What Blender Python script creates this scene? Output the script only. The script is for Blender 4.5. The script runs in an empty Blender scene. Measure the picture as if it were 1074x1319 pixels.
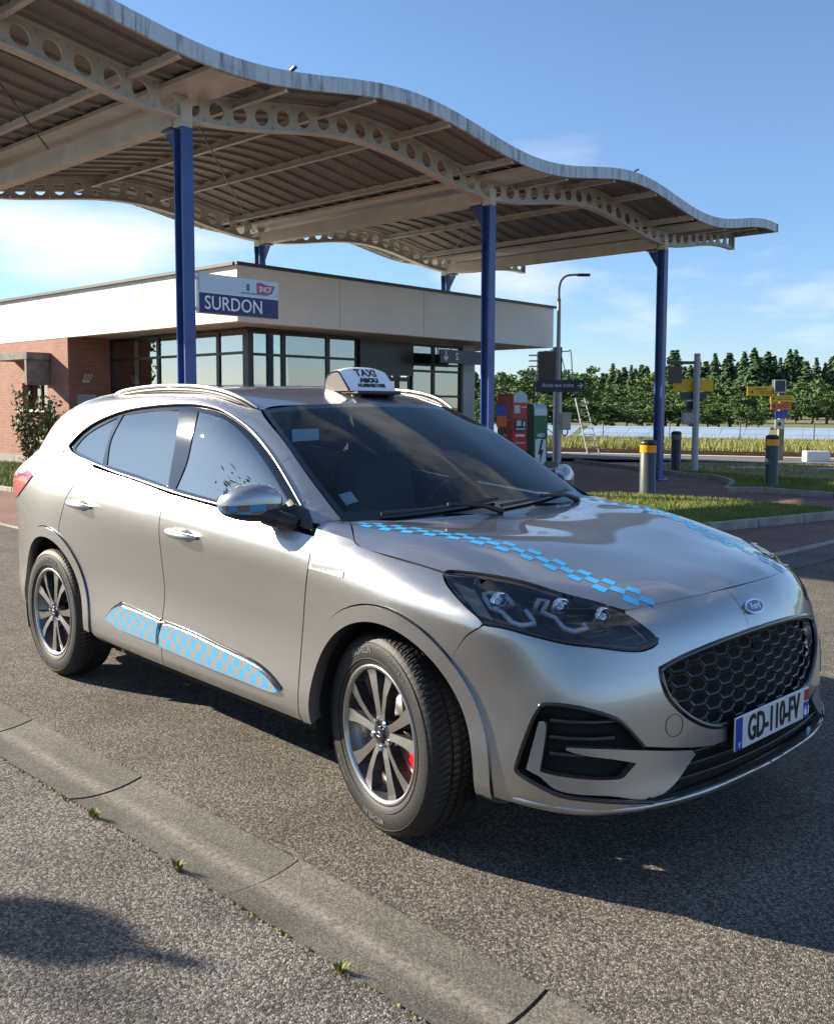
import bpy, bmesh, math, random
import numpy as np
from mathutils import Vector, Matrix
from mathutils.bvhtree import BVHTree
from mathutils.geometry import delaunay_2d_cdt
random.seed(7); rng=np.random.default_rng(7)
scene=bpy.context.scene; COL=scene.collection
R=math.radians
# world axes: x = the way the parked car faces (origin under its front axle), y = its left, z up, metres
# ------------------------------------------------------------------ camera
CAM=Vector((2.389,-3.005,1.473))
cam=bpy.data.cameras.new('camera'); cam_o=bpy.data.objects.new('camera',cam); COL.objects.link(cam_o)
def cam_matrix(yaw,pitch,roll):
    f=Vector((math.cos(pitch)*math.cos(yaw),math.cos(pitch)*math.sin(yaw),math.sin(pitch)))
    r=Vector((math.sin(yaw),-math.cos(yaw),0)); u=r.cross(f)
    r2=r*math.cos(roll)+u*math.sin(roll); u2=-r*math.sin(roll)+u*math.cos(roll)
    m=Matrix((r2,u2,-f)).transposed().to_4x4(); m.translation=CAM
    return m
cam_o.matrix_world=cam_matrix(R(136.4),R(-4.61),R(.17))
cam.sensor_fit='HORIZONTAL'; cam.sensor_width=36; cam.lens=1230/1074*36; cam.shift_y=-.0331
cam.clip_start=.05; cam.clip_end=6000
scene.camera=cam_o
# ------------------------------------------------------------------ sky, sun, exposure
SUN_TO=R(27); SUN_EL=R(24)          # light travels towards azimuth 27 deg from +x
w=bpy.data.worlds.new('World'); scene.world=w; w.use_nodes=True
nt=w.node_tree; nt.nodes.clear()
out=nt.nodes.new('ShaderNodeOutputWorld'); bg=nt.nodes.new('ShaderNodeBackground'); sky=nt.nodes.new('ShaderNodeTexSky')
sky.sky_type='NISHITA'; sky.sun_disc=False; sky.sun_elevation=SUN_EL
az=SUN_TO+math.pi                    # azimuth of the sun itself, counter-clockwise from +x
sky.sun_rotation=math.pi/2-az        # the node turns clockwise from +y
sky.air_density=1.0; sky.dust_density=.15; sky.ozone_density=4.0; sky.altitude=150
tc=nt.nodes.new('ShaderNodeTexCoord'); mp=nt.nodes.new('ShaderNodeMapping'); mp.inputs['Scale'].default_value=(1,1,3.2)
mp.inputs['Location'].default_value=(2.7,1.2,.2)
n1=nt.nodes.new('ShaderNodeTexNoise'); n1.inputs['Scale'].default_value=2.3; n1.inputs['Detail'].default_value=9; n1.inputs['Roughness'].default_value=.56
cr=nt.nodes.new('ShaderNodeValToRGB'); cr.color_ramp.elements[0].position=.545; cr.color_ramp.elements[1].position=.72
sep=nt.nodes.new('ShaderNodeSeparateXYZ'); alt=nt.nodes.new('ShaderNodeMapRange'); alt.inputs['From Min'].default_value=.34; alt.inputs['From Max'].default_value=.16
mul=nt.nodes.new('ShaderNodeMath'); mul.operation='MULTIPLY'; mul2=nt.nodes.new('ShaderNodeMath'); mul2.operation='MULTIPLY'; mul2.inputs[1].default_value=.8
mix=nt.nodes.new('ShaderNodeMixRGB'); mix.inputs[2].default_value=(7.2,7.0,6.9,1)
L=nt.links.new
L(tc.outputs['Generated'],mp.inputs[0]); L(mp.outputs[0],n1.inputs['Vector']); L(n1.outputs['Fac'],cr.inputs[0])
L(tc.outputs['Generated'],sep.inputs[0]); L(sep.outputs['Z'],alt.inputs['Value']); L(cr.outputs[0],mul.inputs[0]); hi=nt.nodes.new('ShaderNodeMapRange'); hi.inputs['From Min'].default_value=.42; hi.inputs['From Max'].default_value=.58   # scattered cloud higher up, as the car windows mirror it
mxm=nt.nodes.new('ShaderNodeMath'); mxm.operation='MAXIMUM'; L(sep.outputs['Z'],hi.inputs['Value']); L(alt.outputs[0],mxm.inputs[0]); L(hi.outputs[0],mxm.inputs[1]); L(mxm.outputs[0],mul.inputs[1])
L(mul.outputs[0],mul2.inputs[0]); L(mul2.outputs[0],mix.inputs[0]); # camera white balance of the sky: cooler towards the horizon, the same all round
wb=nt.nodes.new('ShaderNodeValToRGB'); wb.color_ramp.elements[0].position=0; wb.color_ramp.elements[0].color=(.84,.90,1.06,1); wb.color_ramp.elements[1].position=.32; wb.color_ramp.elements[1].color=(1.10,1.11,1.14,1)
wm=nt.nodes.new('ShaderNodeMixRGB'); wm.blend_type='MULTIPLY'; wm.inputs[0].default_value=1
L(sep.outputs['Z'],wb.inputs[0]); L(sky.outputs[0],wm.inputs[1]); L(wb.outputs[0],wm.inputs[2]); L(wm.outputs[0],mix.inputs[1]); L(mix.outputs[0],bg.inputs[0]); L(bg.outputs[0],out.inputs[0])
bg.inputs['Strength'].default_value=.062
sl=bpy.data.lights.new('sun','SUN'); sl.energy=5.0; sl.angle=R(.53); sl.color=(1,.88,.71)
so=bpy.data.objects.new('sun',sl); COL.objects.link(so)
so.rotation_euler=Vector((math.cos(SUN_EL)*math.cos(SUN_TO),math.cos(SUN_EL)*math.sin(SUN_TO),-math.sin(SUN_EL))).to_track_quat('-Z','Y').to_euler()
so.location=(-30,-14,15)
vs=scene.view_settings; vs.view_transform='Standard'; vs.look='None'; vs.exposure=1.5; vs.gamma=1; vs.use_curve_mapping=False
# ------------------------------------------------------------------ helpers
def tag(o,label=None,cat=None,group=None,kind=None):
    if label: o['label']=label
    if cat: o['category']=cat
    if group: o['group']=group
    if kind: o['kind']=kind
    return o
def thing(name,label,cat,loc=(0,0,0),rz=0,group=None):
    o=bpy.data.objects.new(name,None); o.empty_display_size=.2; COL.objects.link(o)
    o.location=loc; o.rotation_euler=(0,0,rz); return tag(o,label,cat,group)
def copy_tree(o,parent=None):
    c=o.copy(); COL.objects.link(c); c.parent=parent
    for ch in [k for k in o.children]: copy_tree(ch,c)
    return c
def link_mesh(name,me,parent=None):
    o=bpy.data.objects.new(name,me); COL.objects.link(o)
    if parent is not None: o.parent=parent
    return o
class MB:
    def __init__(s): s.v=[]; s.f=[]; s.m=[]; s.sm=[]
    def add(s,v,f,mi=0,smooth=False):
        n=len(s.v); s.v+= [tuple(p) for p in v]
        for q in f: s.f.append(tuple(i+n for i in q)); s.m.append(mi); s.sm.append(smooth)
        return s
    def box(s,c,d,rz=0,mi=0,M=None,bev=0):
        x,y,z=d[0]/2,d[1]/2,d[2]/2
        if bev>0:
            b=min(bev,x*.9,y*.9,z*.9); V=[];F=[]
            pts=[]
            for sx in(-1,1):
                for sy in(-1,1):
                    for sz in(-1,1):
                        pts+= [(sx*x,sy*(y-b),sz*(z-b)),(sx*(x-b),sy*y,sz*(z-b)),(sx*(x-b),sy*(y-b),sz*z)]
            bm=bmesh.new()
            for p in pts: bm.verts.new(p)
            bmesh.ops.convex_hull(bm,input=bm.verts); bm.verts.index_update()
            V=[v.co.copy() for v in bm.verts]; F=[[v.index for v in f.verts] for f in bm.faces]; bm.free()
        else:
            V=[Vector((sx*x,sy*y,sz*z)) for sx in(-1,1) for sy in(-1,1) for sz in(-1,1)]
            F=[(0,1,3,2),(4,6,7,5),(0,4,5,1),(2,3,7,6),(0,2,6,4),(1,5,7,3)]
        if M is None: M=Matrix.Rotation(rz,3,'Z')
        c=Vector(c); return s.add([M@Vector(v)+c for v in V],F,mi)
    def beam(s,a,b,w,h,mi=0,up=(0,0,1)):
        a=Vector(a);b=Vector(b);d=(b-a); l=d.length; d.normalize(); up=Vector(up)
        r=d.cross(up); 
        if r.length<1e-5: r=d.cross(Vector((1,0,0)))
        r.normalize(); u=r.cross(d)
        V=[p+r*(sx*w/2)+u*(sz*h/2) for p in(a,b) for sx in(-1,1) for sz in(-1,1)]
        return s.add(V,[(0,1,3,2),(4,6,7,5),(0,4,5,1),(2,3,7,6),(0,2,6,4),(1,5,7,3)],mi)
    def tube(s,path,r,n=8,mi=0,smooth=True,cap=True,closed=False):
        P=[Vector(p) for p in path]; V=[];F=[];k=len(P)
        rr=r if hasattr(r,'__len__') else [r]*k
        ref=None
        for i,p in enumerate(P):
            if closed: d=P[(i+1)%k]-P[i-1]
            else: d=(P[min(i+1,k-1)]-P[max(i-1,0)])
            if d.length<1e-9: d=Vector((0,0,1))
            d.normalize()
            if ref is None:
                ref=Vector((0,0,1)) if abs(d.z)<.9 else Vector((1,0,0))
            a=d.cross(ref)
            if a.length<1e-5: a=d.cross(Vector((0,1,0)))
            a.normalize(); b=a.cross(d); ref=b
            for j in range(n):
                t=2*math.pi*j/n; V.append(p+(a*math.cos(t)+b*math.sin(t))*rr[i])
        m=k if closed else k-1
        for i in range(m):
            for j in range(n):
                q=(i+1)%k; F.append((i*n+j,i*n+(j+1)%n,q*n+(j+1)%n,q*n+j))
        s.add(V,F,mi,smooth)
        if cap and not closed: s.add(V[:n],[tuple(range(n))[::-1]],mi); s.add(V[-n:],[tuple(range(n))],mi)
        return s
    def lathe(s,prof,n=24,mi=0,axis='z',c=(0,0,0),smooth=True):
        V=[];F=[];k=len(prof)
        for (r,h) in prof:
            for j in range(n):
                t=2*math.pi*j/n; x,y=r*math.cos(t),r*math.sin(t)
                V.append({'z':(x,y,h),'y':(x,h,y),'x':(h,x,y)}[axis])
        for i in range(k-1):
            for j in range(n): F.append((i*n+j,i*n+(j+1)%n,(i+1)*n+(j+1)%n,(i+1)*n+j))
        c=Vector(c); return s.add([Vector(v)+c for v in V],F,mi,smooth)
    def prism(s,poly,z0,z1,mi=0):
        n=len(poly); V=[(x,y,z0) for x,y in poly]+[(x,y,z1) for x,y in poly]
        return s.add(V,[tuple(range(n))[::-1],tuple(range(n,2*n))]+[(i,(i+1)%n,n+(i+1)%n,n+i) for i in range(n)],mi)
    def extr(s,pts,d,mi=0):
        """closed 3d polygon extruded along d"""
        n=len(pts); d=Vector(d); V=[Vector(p) for p in pts]+[Vector(p)+d for p in pts]
        return s.add(V,[tuple(range(n))[::-1],tuple(range(n,2*n))]+[(i,(i+1)%n,n+(i+1)%n,n+i) for i in range(n)],mi)
    def build(s,name,mats,parent=None,fixn=True):
        me=bpy.data.meshes.new(name); me.from_pydata([tuple(v) for v in s.v],[],s.f)
        if not isinstance(mats,(list,tuple)): mats=[mats]
        for m in mats: me.materials.append(m)
        me.polygons.foreach_set('material_index',s.m); me.polygons.foreach_set('use_smooth',s.sm)
        if fixn and len(s.f)<60000:
            bm=bmesh.new(); bm.from_mesh(me); bmesh.ops.recalc_face_normals(bm,faces=bm.faces); bm.to_mesh(me); bm.free()
        me.update(); return link_mesh(name,me,parent)
def text_mesh(txt,size,mat,depth=.002,bold=0,align='CENTER',sx=1.0):
    cu=bpy.data.curves.new('lettering','FONT'); cu.body=txt; cu.size=size; cu.extrude=depth/2; cu.offset=bold; cu.align_x=align; cu.align_y='CENTER'; cu.resolution_u=3
    o=bpy.data.objects.new('t',cu); COL.objects.link(o); bpy.context.view_layer.update()
    me=bpy.data.meshes.new_from_object(o.evaluated_get(bpy.context.evaluated_depsgraph_get())); bpy.data.objects.remove(o); bpy.data.curves.remove(cu)
    me.materials.clear(); me.materials.append(mat)
    if sx!=1:
        for v in me.vertices: v.co.x*=sx
    return me
def put_text(txt,size,mat,loc,xdir,up,parent=None,name='lettering',**k):
    """flat lettering: xdir = reading direction, up = letter up"""
    me=text_mesh(txt,size,mat,**k); x=Vector(xdir).normalized(); u=Vector(up).normalized(); n=x.cross(u)
    M=Matrix((x,u,n)).transposed()
    for v in me.vertices: v.co=M@v.co+Vector(loc)
    me.update(); return link_mesh(name,me,parent)
# ---- materials
def mat(name,col,rough=.6,metal=0,var=.0,vscale=5,bump=0,bscale=60,spec=.5,coat=0,col2=None,detail=6,emis=None,trans=0,stain=None):
    m=bpy.data.materials.new(name); m.use_nodes=True; n=m.node_tree; b=n.nodes['Principled BSDF']
    b.inputs['Base Color'].default_value=(*col,1); b.inputs['Roughness'].default_value=rough; b.inputs['Metallic'].default_value=metal
    b.inputs['Specular IOR Level'].default_value=spec; b.inputs['Coat Weight'].default_value=coat; b.inputs['Coat Roughness'].default_value=.03
    if emis: b.inputs['Emission Color'].default_value=(*emis[0],1); b.inputs['Emission Strength'].default_value=emis[1]
    if trans: b.inputs['Transmission Weight'].default_value=trans
    if var or bump or col2:
        t=n.nodes.new('ShaderNodeTexCoord')
    if var or col2:
        x=n.nodes.new('ShaderNodeTexNoise'); x.inputs['Scale'].default_value=vscale; x.inputs['Detail'].default_value=detail; x.inputs['Roughness'].default_value=.65
        r=n.nodes.new('ShaderNodeValToRGB'); c2=col2 or tuple(min(1,c*(1+var)) for c in col); c1=col if col2 else tuple(c*(1-var) for c in col)
        r.color_ramp.elements[0].position=.32; r.color_ramp.elements[1].position=.68
        r.color_ramp.elements[0].color=(*c1,1); r.color_ramp.elements[1].color=(*c2,1)
        n.links.new(t.outputs['Object'],x.inputs['Vector']); n.links.new(x.outputs['Fac'],r.inputs[0]); n.links.new(r.outputs[0],b.inputs['Base Color'])
    if bump:
        x=n.nodes.new('ShaderNodeTexNoise'); x.inputs['Scale'].default_value=bscale; x.inputs['Detail'].default_value=4
        bp=n.nodes.new('ShaderNodeBump'); bp.inputs['Strength'].default_value=bump; bp.inputs['Distance'].default_value=.02
        n.links.new(t.outputs['Object'],x.inputs['Vector']); n.links.new(x.outputs['Fac'],bp.inputs['Height']); n.links.new(bp.outputs[0],b.inputs['Normal'])
    return m
def asphalt(name,c_lo,c_hi,scale=95,bump=.9,dist=.006,patch=.25,tint=None):
    m=bpy.data.materials.new(name); m.use_nodes=True; n=m.node_tree; b=n.nodes['Principled BSDF']; b.inputs['Roughness'].default_value=.85; b.inputs['Specular IOR Level'].default_value=.25
    t=n.nodes.new('ShaderNodeTexCoord'); l=n.links.new
    v=n.nodes.new('ShaderNodeTexVoronoi'); v.inputs['Scale'].default_value=scale; v.inputs['Randomness'].default_value=1
    v2=n.nodes.new('ShaderNodeTexVoronoi'); v2.feature='DISTANCE_TO_EDGE'; v2.inputs['Scale'].default_value=scale
    ns=n.nodes.new('ShaderNodeTexNoise'); ns.inputs['Scale'].default_value=1.3; ns.inputs['Detail'].default_value=7; ns.inputs['Roughness'].default_value=.62
    nf=n.nodes.new('ShaderNodeTexNoise'); nf.inputs['Scale'].default_value=scale*.6; nf.inputs['Detail'].default_value=3
    l(t.outputs['Object'],v.inputs['Vector']); l(t.outputs['Object'],v2.inputs['Vector']); l(t.outputs['Object'],ns.inputs['Vector']); l(t.outputs['Object'],nf.inputs['Vector'])
    sp=n.nodes.new('ShaderNodeSeparateColor'); l(v.outputs['Color'],sp.inputs[0])
    r=n.nodes.new('ShaderNodeValToRGB'); r.color_ramp.elements[0].color=(*c_lo,1); r.color_ramp.elements[1].color=(*c_hi,1); r.color_ramp.elements[0].position=.1; r.color_ramp.elements[1].position=.95
    if tint:
        e=r.color_ramp.elements.new(.55); e.color=(*tint,1)
    l(sp.outputs[0],r.inputs[0])
    ed=n.nodes.new('ShaderNodeMapRange'); ed.inputs['From Max'].default_value=.16; ed.inputs['To Min'].default_value=.45; l(v2.outputs['Distance'],ed.inputs['Value'])
    mx=n.nodes.new('ShaderNodeMixRGB'); mx.blend_type='MULTIPLY'; mx.inputs[0].default_value=1; l(r.outputs[0],mx.inputs[1]); l(ed.outputs[0],mx.inputs[2])
    pr=n.nodes.new('ShaderNodeMapRange'); pr.inputs['From Min'].default_value=.3; pr.inputs['From Max'].default_value=.7; pr.inputs['To Min'].default_value=1-patch; pr.inputs['To Max'].default_value=1+patch*.6; l(ns.outputs['Fac'],pr.inputs['Value'])
    mx2=n.nodes.new('ShaderNodeMixRGB'); mx2.blend_type='MULTIPLY'; mx2.inputs[0].default_value=1; l(mx.outputs[0],mx2.inputs[1]); l(pr.outputs[0],mx2.inputs[2]); l(mx2.outputs[0],b.inputs['Base Color'])
    ad=n.nodes.new('ShaderNodeMath'); ad.operation='MULTIPLY_ADD'; ad.inputs[1].default_value=.8; l(v2.outputs['Distance'],ad.inputs[0]); l(nf.outputs['Fac'],ad.inputs[2])
    bp=n.nodes.new('ShaderNodeBump'); bp.inputs['Strength'].default_value=bump; bp.inputs['Distance'].default_value=dist; l(ad.outputs[0],bp.inputs['Height']); l(bp.outputs[0],b.inputs['Normal'])
    return m
def glassmat(name,tint=(.7,.8,.78),ior=1.5,rough=.0,absorb=.0,extra=0.0,refl=(.97,.98,.95)):
    """thin sheet of glass: mirror share by Fresnel, the rest lets tinted light through"""
    m=bpy.data.materials.new(name); m.use_nodes=True; n=m.node_tree; n.nodes.clear(); l=n.links.new
    o=n.nodes.new('ShaderNodeOutputMaterial'); g=n.nodes.new('ShaderNodeBsdfGlossy'); g.inputs['Roughness'].default_value=rough; g.inputs['Color'].default_value=(*refl,1)
    t=n.nodes.new('ShaderNodeBsdfTransparent'); t.inputs['Color'].default_value=(*tint,1)
    f=n.nodes.new('ShaderNodeFresnel'); f.inputs['IOR'].default_value=ior; mx=n.nodes.new('ShaderNodeMixShader')
    a=n.nodes.new('ShaderNodeMath'); a.operation='ADD'; a.inputs[1].default_value=extra; a.use_clamp=True; l(f.outputs[0],a.inputs[0])
    l(a.outputs[0],mx.inputs[0]); l(t.outputs[0],mx.inputs[1]); l(g.outputs[0],mx.inputs[2]); l(mx.outputs[0],o.inputs[0])
    return m
def smooth_path(P,n=6,closed=False):
    P=[Vector(p) for p in P]; out=[]; k=len(P); m=k if closed else k-1
    for i in range(m):
        a=P[i-1] if (closed or i>0) else P[0]*2-P[1]; b=P[i]; c=P[(i+1)%k]; d=P[(i+2)%k] if (closed or i+2<k) else P[-1]*2-P[-2]
        for j in range(n):
            f=j/n; out.append(.5*((2*b)+(c-a)*f+(2*a-5*b+4*c-d)*f*f+(3*b-a-3*c+d)*f**3))
    if not closed: out.append(P[-1])
    return out
# shared materials
M={}
M['white']=mat('off_white_paint',(.78,.75,.70),.55,var=.06,vscale=1.5)
M['black']=mat('black_plastic',(.012,.012,.013),.45)
M['gloss_black']=mat('gloss_black',(.008,.008,.009),.08,coat=.6)
M['blue_steel']=mat('blue_painted_steel',(.030,.075,.25),.38,var=.25,vscale=3)
M['galv']=mat('galvanised_steel',(.42,.44,.46),.45,metal=.6,var=.2,vscale=8)
M['grey_post']=mat('grey_painted_steel',(.36,.38,.40),.5,var=.12,vscale=6)
M['anth']=mat('anthracite_steel',(.05,.06,.065),.42,var=.15,vscale=6)
M['concrete']=mat('concrete',(.30,.28,.25),.85,var=.25,vscale=6,bump=.4,bscale=120)
M['cream']=mat('cream_painted_steel',(.50,.475,.425),.5,var=.14,vscale=2.5)
M['frame']=mat('black_window_frame',(.012,.013,.014),.4)
M['red']=mat('red_enamel',(.52,.012,.02),.35)
M['signtext']=mat('white_lettering',(.82,.83,.85),.5)
M['navy']=mat('navy_sign_face',(.012,.022,.06),.4)
M['yellow']=mat('yellow_sign',(.80,.48,.02),.5,var=.08,vscale=9)
# ------------------------------------------------------------------ ground
M['asphalt']=asphalt('road_asphalt',(.066,.060,.052),(.31,.28,.24),scale=150,bump=1.0,dist=.006,patch=.34,tint=(.165,.143,.118))
M['walk']=asphalt('footway_asphalt',(.066,.061,.056),(.31,.287,.26),scale=132,bump=1.0,dist=.007,patch=.32,tint=(.175,.158,.14))
M['redwalk']=asphalt('red_asphalt',(.15,.085,.07),(.36,.21,.17),scale=110,bump=.5,dist=.004,patch=.25,tint=(.25,.145,.12))
M['platform']=asphalt('platform_asphalt',(.10,.10,.105),(.24,.24,.24),scale=60,bump=.4,dist=.004)
M['slab']=asphalt('gutter_concrete',(.10,.094,.082),(.21,.195,.165),scale=190,bump=.6,dist=.003,patch=.35)
M['soil']=mat('soil',(.10,.075,.05),.95,var=.4,vscale=9,bump=.8,bscale=40)
M['grass_ground']=mat('grass_ground',(.06,.085,.025),.9,col2=(.13,.13,.05),vscale=1.6,bump=.6,bscale=30)
M['field']=mat('field',(.075,.10,.03),.95,col2=(.16,.15,.06),vscale=.06,bump=.3,bscale=3)
M['dry']=mat('dry_bed',(.17,.13,.07),.95,col2=(.36,.25,.09),vscale=1.1,bump=.6,bscale=25)
M['kerb']=mat('kerb_stone',(.26,.245,.22),.85,var=.3,vscale=7,bump=.5,bscale=90)
def dusty_centre(m):
    # grit and lime settle along the bottom of the dish
    n=m.node_tree; l=n.links.new; b=n.nodes['Principled BSDF']; src=b.inputs['Base Color'].links[0].from_socket
    t=n.nodes.new('ShaderNodeTexCoord'); sp=n.nodes.new('ShaderNodeSeparateXYZ'); l(t.outputs['Object'],sp.inputs[0])
    ab=n.nodes.new('ShaderNodeMath'); ab.operation='ABSOLUTE'; l(sp.outputs['Y'],ab.inputs[0])
    ns=n.nodes.new('ShaderNodeTexNoise'); ns.inputs['Scale'].default_value=70; ns.inputs['Detail'].default_value=10; l(t.outputs['Object'],ns.inputs['Vector'])
    mr=n.nodes.new('ShaderNodeMapRange'); mr.inputs['From Min'].default_value=.05; mr.inputs['From Max'].default_value=.0; l(ab.outputs[0],mr.inputs['Value'])
    mr2=n.nodes.new('ShaderNodeMapRange'); mr2.inputs['From Min'].default_value=.35; mr2.inputs['From Max'].default_value=.65; l(ns.outputs['Fac'],mr2.inputs['Value'])
    mu=n.nodes.new('ShaderNodeMath'); mu.operation='MULTIPLY'; l(mr.outputs[0],mu.inputs[0]); l(mr2.outputs[0],mu.inputs[1])
    mx=n.nodes.new('ShaderNodeMixRGB'); mx.inputs[2].default_value=(.25,.23,.195,1); l(mu.outputs[0],mx.inputs[0]); l(src,mx.inputs[1]); l(mx.outputs[0],b.inputs['Base Color'])
dusty_centre(M['slab'])
def sheet(name,poly,z,m,th=.03,kind='structure'):
    mb=MB(); mb.prism(poly,z-th,z); o=mb.build(name,m); tag(o,kind=kind); return o
mb=MB(); mb.add([(-2600,-2600,-.06),(2600,-2600,-.06),(2600,2600,-.06),(-2600,2600,-.06)],[(0,1,2,3)]); tag(mb.build('ground',M['field']),kind='structure')
GA=R(2.1); GO=Vector((0,-1.355,0))
def gut(u,v,z=0): return GO+Vector((math.cos(GA)*u-math.sin(GA)*v,math.sin(GA)*u+math.cos(GA)*v,z))
GW=.158
f0=gut(-70,GW);f1=gut(40,GW);n0=gut(-70,-GW);n1=gut(40,-GW)
sheet('road',[(f0.x,f0.y),(f1.x,f1.y),(60,1.5),(60,60),(-1.50,60),(-1.50,5.2),(-1.62,1.9),(-2.1,1.42),(-70,1.30)],0,M['asphalt'])
sheet('footway',[(n0.x,n0.y),(-70,-60),(60,-60),(n1.x,n1.y)],0,M['walk'])
# dished gutter, one object per concrete slab
gutter=bpy.data.objects.new('gutter',None); COL.objects.link(gutter); tag(gutter,kind='structure')
mb=MB(); a,b,c,d=[gut(*q,-.062) for q in((-16,-GW-.01),(9,-GW-.01),(9,GW+.01),(-16,GW+.01))]; mb.add([a,b,c,d],[(0,1,2,3)]); mb.build('gutter_bed',M['soil'],gutter)
proto=None
for i in range(-15,9):
    if proto is None:
        mb=MB(); K=10; hl=.494; V=[]
        for u in(-hl,hl):
            for k in range(K+1):
                v=-GW+.004+(2*GW-.008)*k/K; q=v/GW; V.append((u,v,-.022*(1-q*q)-.002))
        top=[(k,k+1,K+1+k+1,K+1+k) for k in range(K)]
        mb.add(V,top,0,True)
        W=V+[(x,y,-.06) for x,y,z in V]; n=2*(K+1)
        mb.add(W,[(k,k+1,n+k+1,n+k) for k in range(K)]+[(K+1+k+1,K+1+k,n+K+1+k,n+K+1+k+1) for k in range(K)]+[(0,K+1,n+K+1,n),(K,n+K,n+2*K+1,2*K+1)])
        proto=mb.build('slab',M['slab'],gutter); o=proto
    else: o=proto.copy(); COL.objects.link(o)
    o.location=gut(i+.45,0,random.uniform(-.002,.003)); o.rotation_euler=(random.uniform(-.004,.004),random.uniform(-.002,.002),GA+random.uniform(-.002,.002))
# crumbs of moss and sand along the near edge of the gutter
mb=MB()
for i in range(900):
    u=random.uniform(-8,6); v=-GW-abs(random.gauss(0,.006))+.003; p=gut(u,v,.001); r=random.uniform(.003,.011)
    k=[(p.x+r*math.cos(t+u)*random.uniform(.6,1.2),p.y+r*.7*math.sin(t+u),.001+random.uniform(0,.001)) for t in (0,1.25,2.5,3.8,5)]
    mb.add(k+[(p.x,p.y,.005+r*.35)],[(0,1,5),(1,2,5),(2,3,5),(3,4,5),(4,0,5)])
M['moss']=mat('moss_and_sand',(.24,.18,.10),.95,col2=(.13,.13,.035),vscale=7)
tag(mb.build('moss',M['moss'],fixn=False),'line of sandy moss along the near edge of the gutter','moss',kind='stuff')
M['weed']=mat('weed_leaf',(.09,.15,.03),.7,col2=(.22,.2,.05),vscale=30)
def tuft(u,v,n,h,label):
    t=thing('weed',label,'weed',gut(u,v,0),group='weeds along the gutter'); mb=MB()
    for i in range(n):
        a=random.uniform(0,6.3); r=random.uniform(0,.022); l=h*random.uniform(.5,1.1); le=random.uniform(.3,.9)
        b=Vector((r*math.cos(a),r*math.sin(a)*.6,0)); tp=b+Vector((math.cos(a)*l*le,math.sin(a)*l*le,l*(1-.5*le))); s=Vector((-math.sin(a),math.cos(a),0))*.0032
        md=(b+tp)/2+Vector((0,0,l*.18)); mb.add([b-s,b+s,md+s*.9,md-s*.9,tp],[(0,1,2,3),(3,2,4)])
    mb.build('leaves',M['weed'],t,fixn=False)
tuft(-.83,-GW-.005,46,.035,'small green weed at the gutter edge, left of the two biggest')
tuft(-.27,-GW-.005,46,.04,'yellow-green grass tuft at the gutter edge below the front tyre')
tuft(.52,-GW-.006,30,.03,'weed at the gutter edge near the bottom of the picture')
tuft(-1.05,-GW-.003,14,.02,'tiny weed where a slab joint meets the near gutter edge')
# red asphalt footway in front of the station, its edging and lawns
sheet('red_pavement',[(-70,1.38),(-2.15,1.50),(-1.72,1.95),(-2.05,5.2),(-2.12,12.4),(-4.22,12.72),(-5.6,12.8),(-6.2,13.4),(-6.75,14.1),(-7.67,15.0),(-8.7,15.35),(-10.7,16.5),(-13.2,17.6),(-70,14)],.006,M['redwalk'])
def kerb_run(pts,w,h,z0,name,L0=1.0):
    """row of kerb stones along a polyline, each stone a child"""
    e=bpy.data.objects.new(name,None); COL.objects.link(e); tag(e,kind='structure')
    for a,b in zip(pts[:-1],pts[1:]):
        a=Vector((*a,0));b=Vector((*b,0)); d=b-a; l=d.length; n=max(1,round(l/L0)); ang=math.atan2(d.y,d.x)
        me=None
        for i in range(n):
            if me is None:
                mb=MB(); mb.box((0,0,0),(l/n-.008,w,h),bev=.012); o=mb.build('kerb_stone',M['kerb'],e); me=o
            else: o=me.copy(); COL.objects.link(o)
            p=a+d*((i+.5)/n); o.location=(p.x,p.y,z0+h/2+random.uniform(-.004,.004)); o.rotation_euler=(0,0,ang+random.uniform(-.004,.004))
    return e
kerb_run([(-30,1.34),(-2.12,1.46),(-1.67,1.92),(-1.98,5.2)],.07,.12,-.11,'pavement_edging')
kerb_run([(-1.99,5.25),(-2.04,12.3)],.10,.12,-.095,'pavement_edging')
sheet('gravel_verge',[(-1.93,5.2),(-1.50,5.2),(-1.50,14),(-1.98,14)],.012,M['walk'])
island=[(-3.50,7.35),(-2.98,9.85),(-3.25,10.28),(-4.8,10.33),(-6.6,10.02),(-6.95,9.2),(-6.6,7.7),(-4.6,6.9)]
sheet('lawn_island',island,.085,M['grass_ground'],th=.1)
kerb_run([(-4.62,6.84),(-3.42,7.30),(-2.90,9.92)],.10,.15,-.04,'island_kerb')
verge=[(-1.8,12.75),(-4.22,12.86),(-5.5,12.95),(-5.95,12.5),(-6.37,13.55),(-6.75,14.2),(-7.67,15.12),(-8.7,15.45),(-8.5,15.95),(-7.3,15.75),(-6.4,15.75),(-1.8,15.9)]
sheet('grass_verge',verge,.06,M['grass_ground'],th=.1)
kerb_run([(-1.8,12.70),(-4.22,12.80),(-5.5,12.9),(-5.98,12.45),(-6.43,13.55),(-6.82,14.22),(-7.7,15.15),(-8.75,15.42),(-10.75,16.58),(-13.2,17.68)],.10,.14,-.04,'verge_kerb',.9)
sheet('dry_bed',[(-8.7,15.5),(-8.5,15.9),(-1.8,15.85),(0,26),(-8.0,22.2),(-11.2,20.0),(-13.0,17.8),(-10.7,16.65)],.02,M['dry'])
llawn=[(-40,2.7),(-13.2,3.3),(-12.9,4.2),(-19.4,6.3),(-40,4.9)]
sheet('lawn',llawn,.05,M['grass_ground'],th=.1)
kerb_run([(-34,2.8),(-13.2,3.26),(-12.85,4.2)],.08,.13,-.05,'lawn_kerb')
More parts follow.
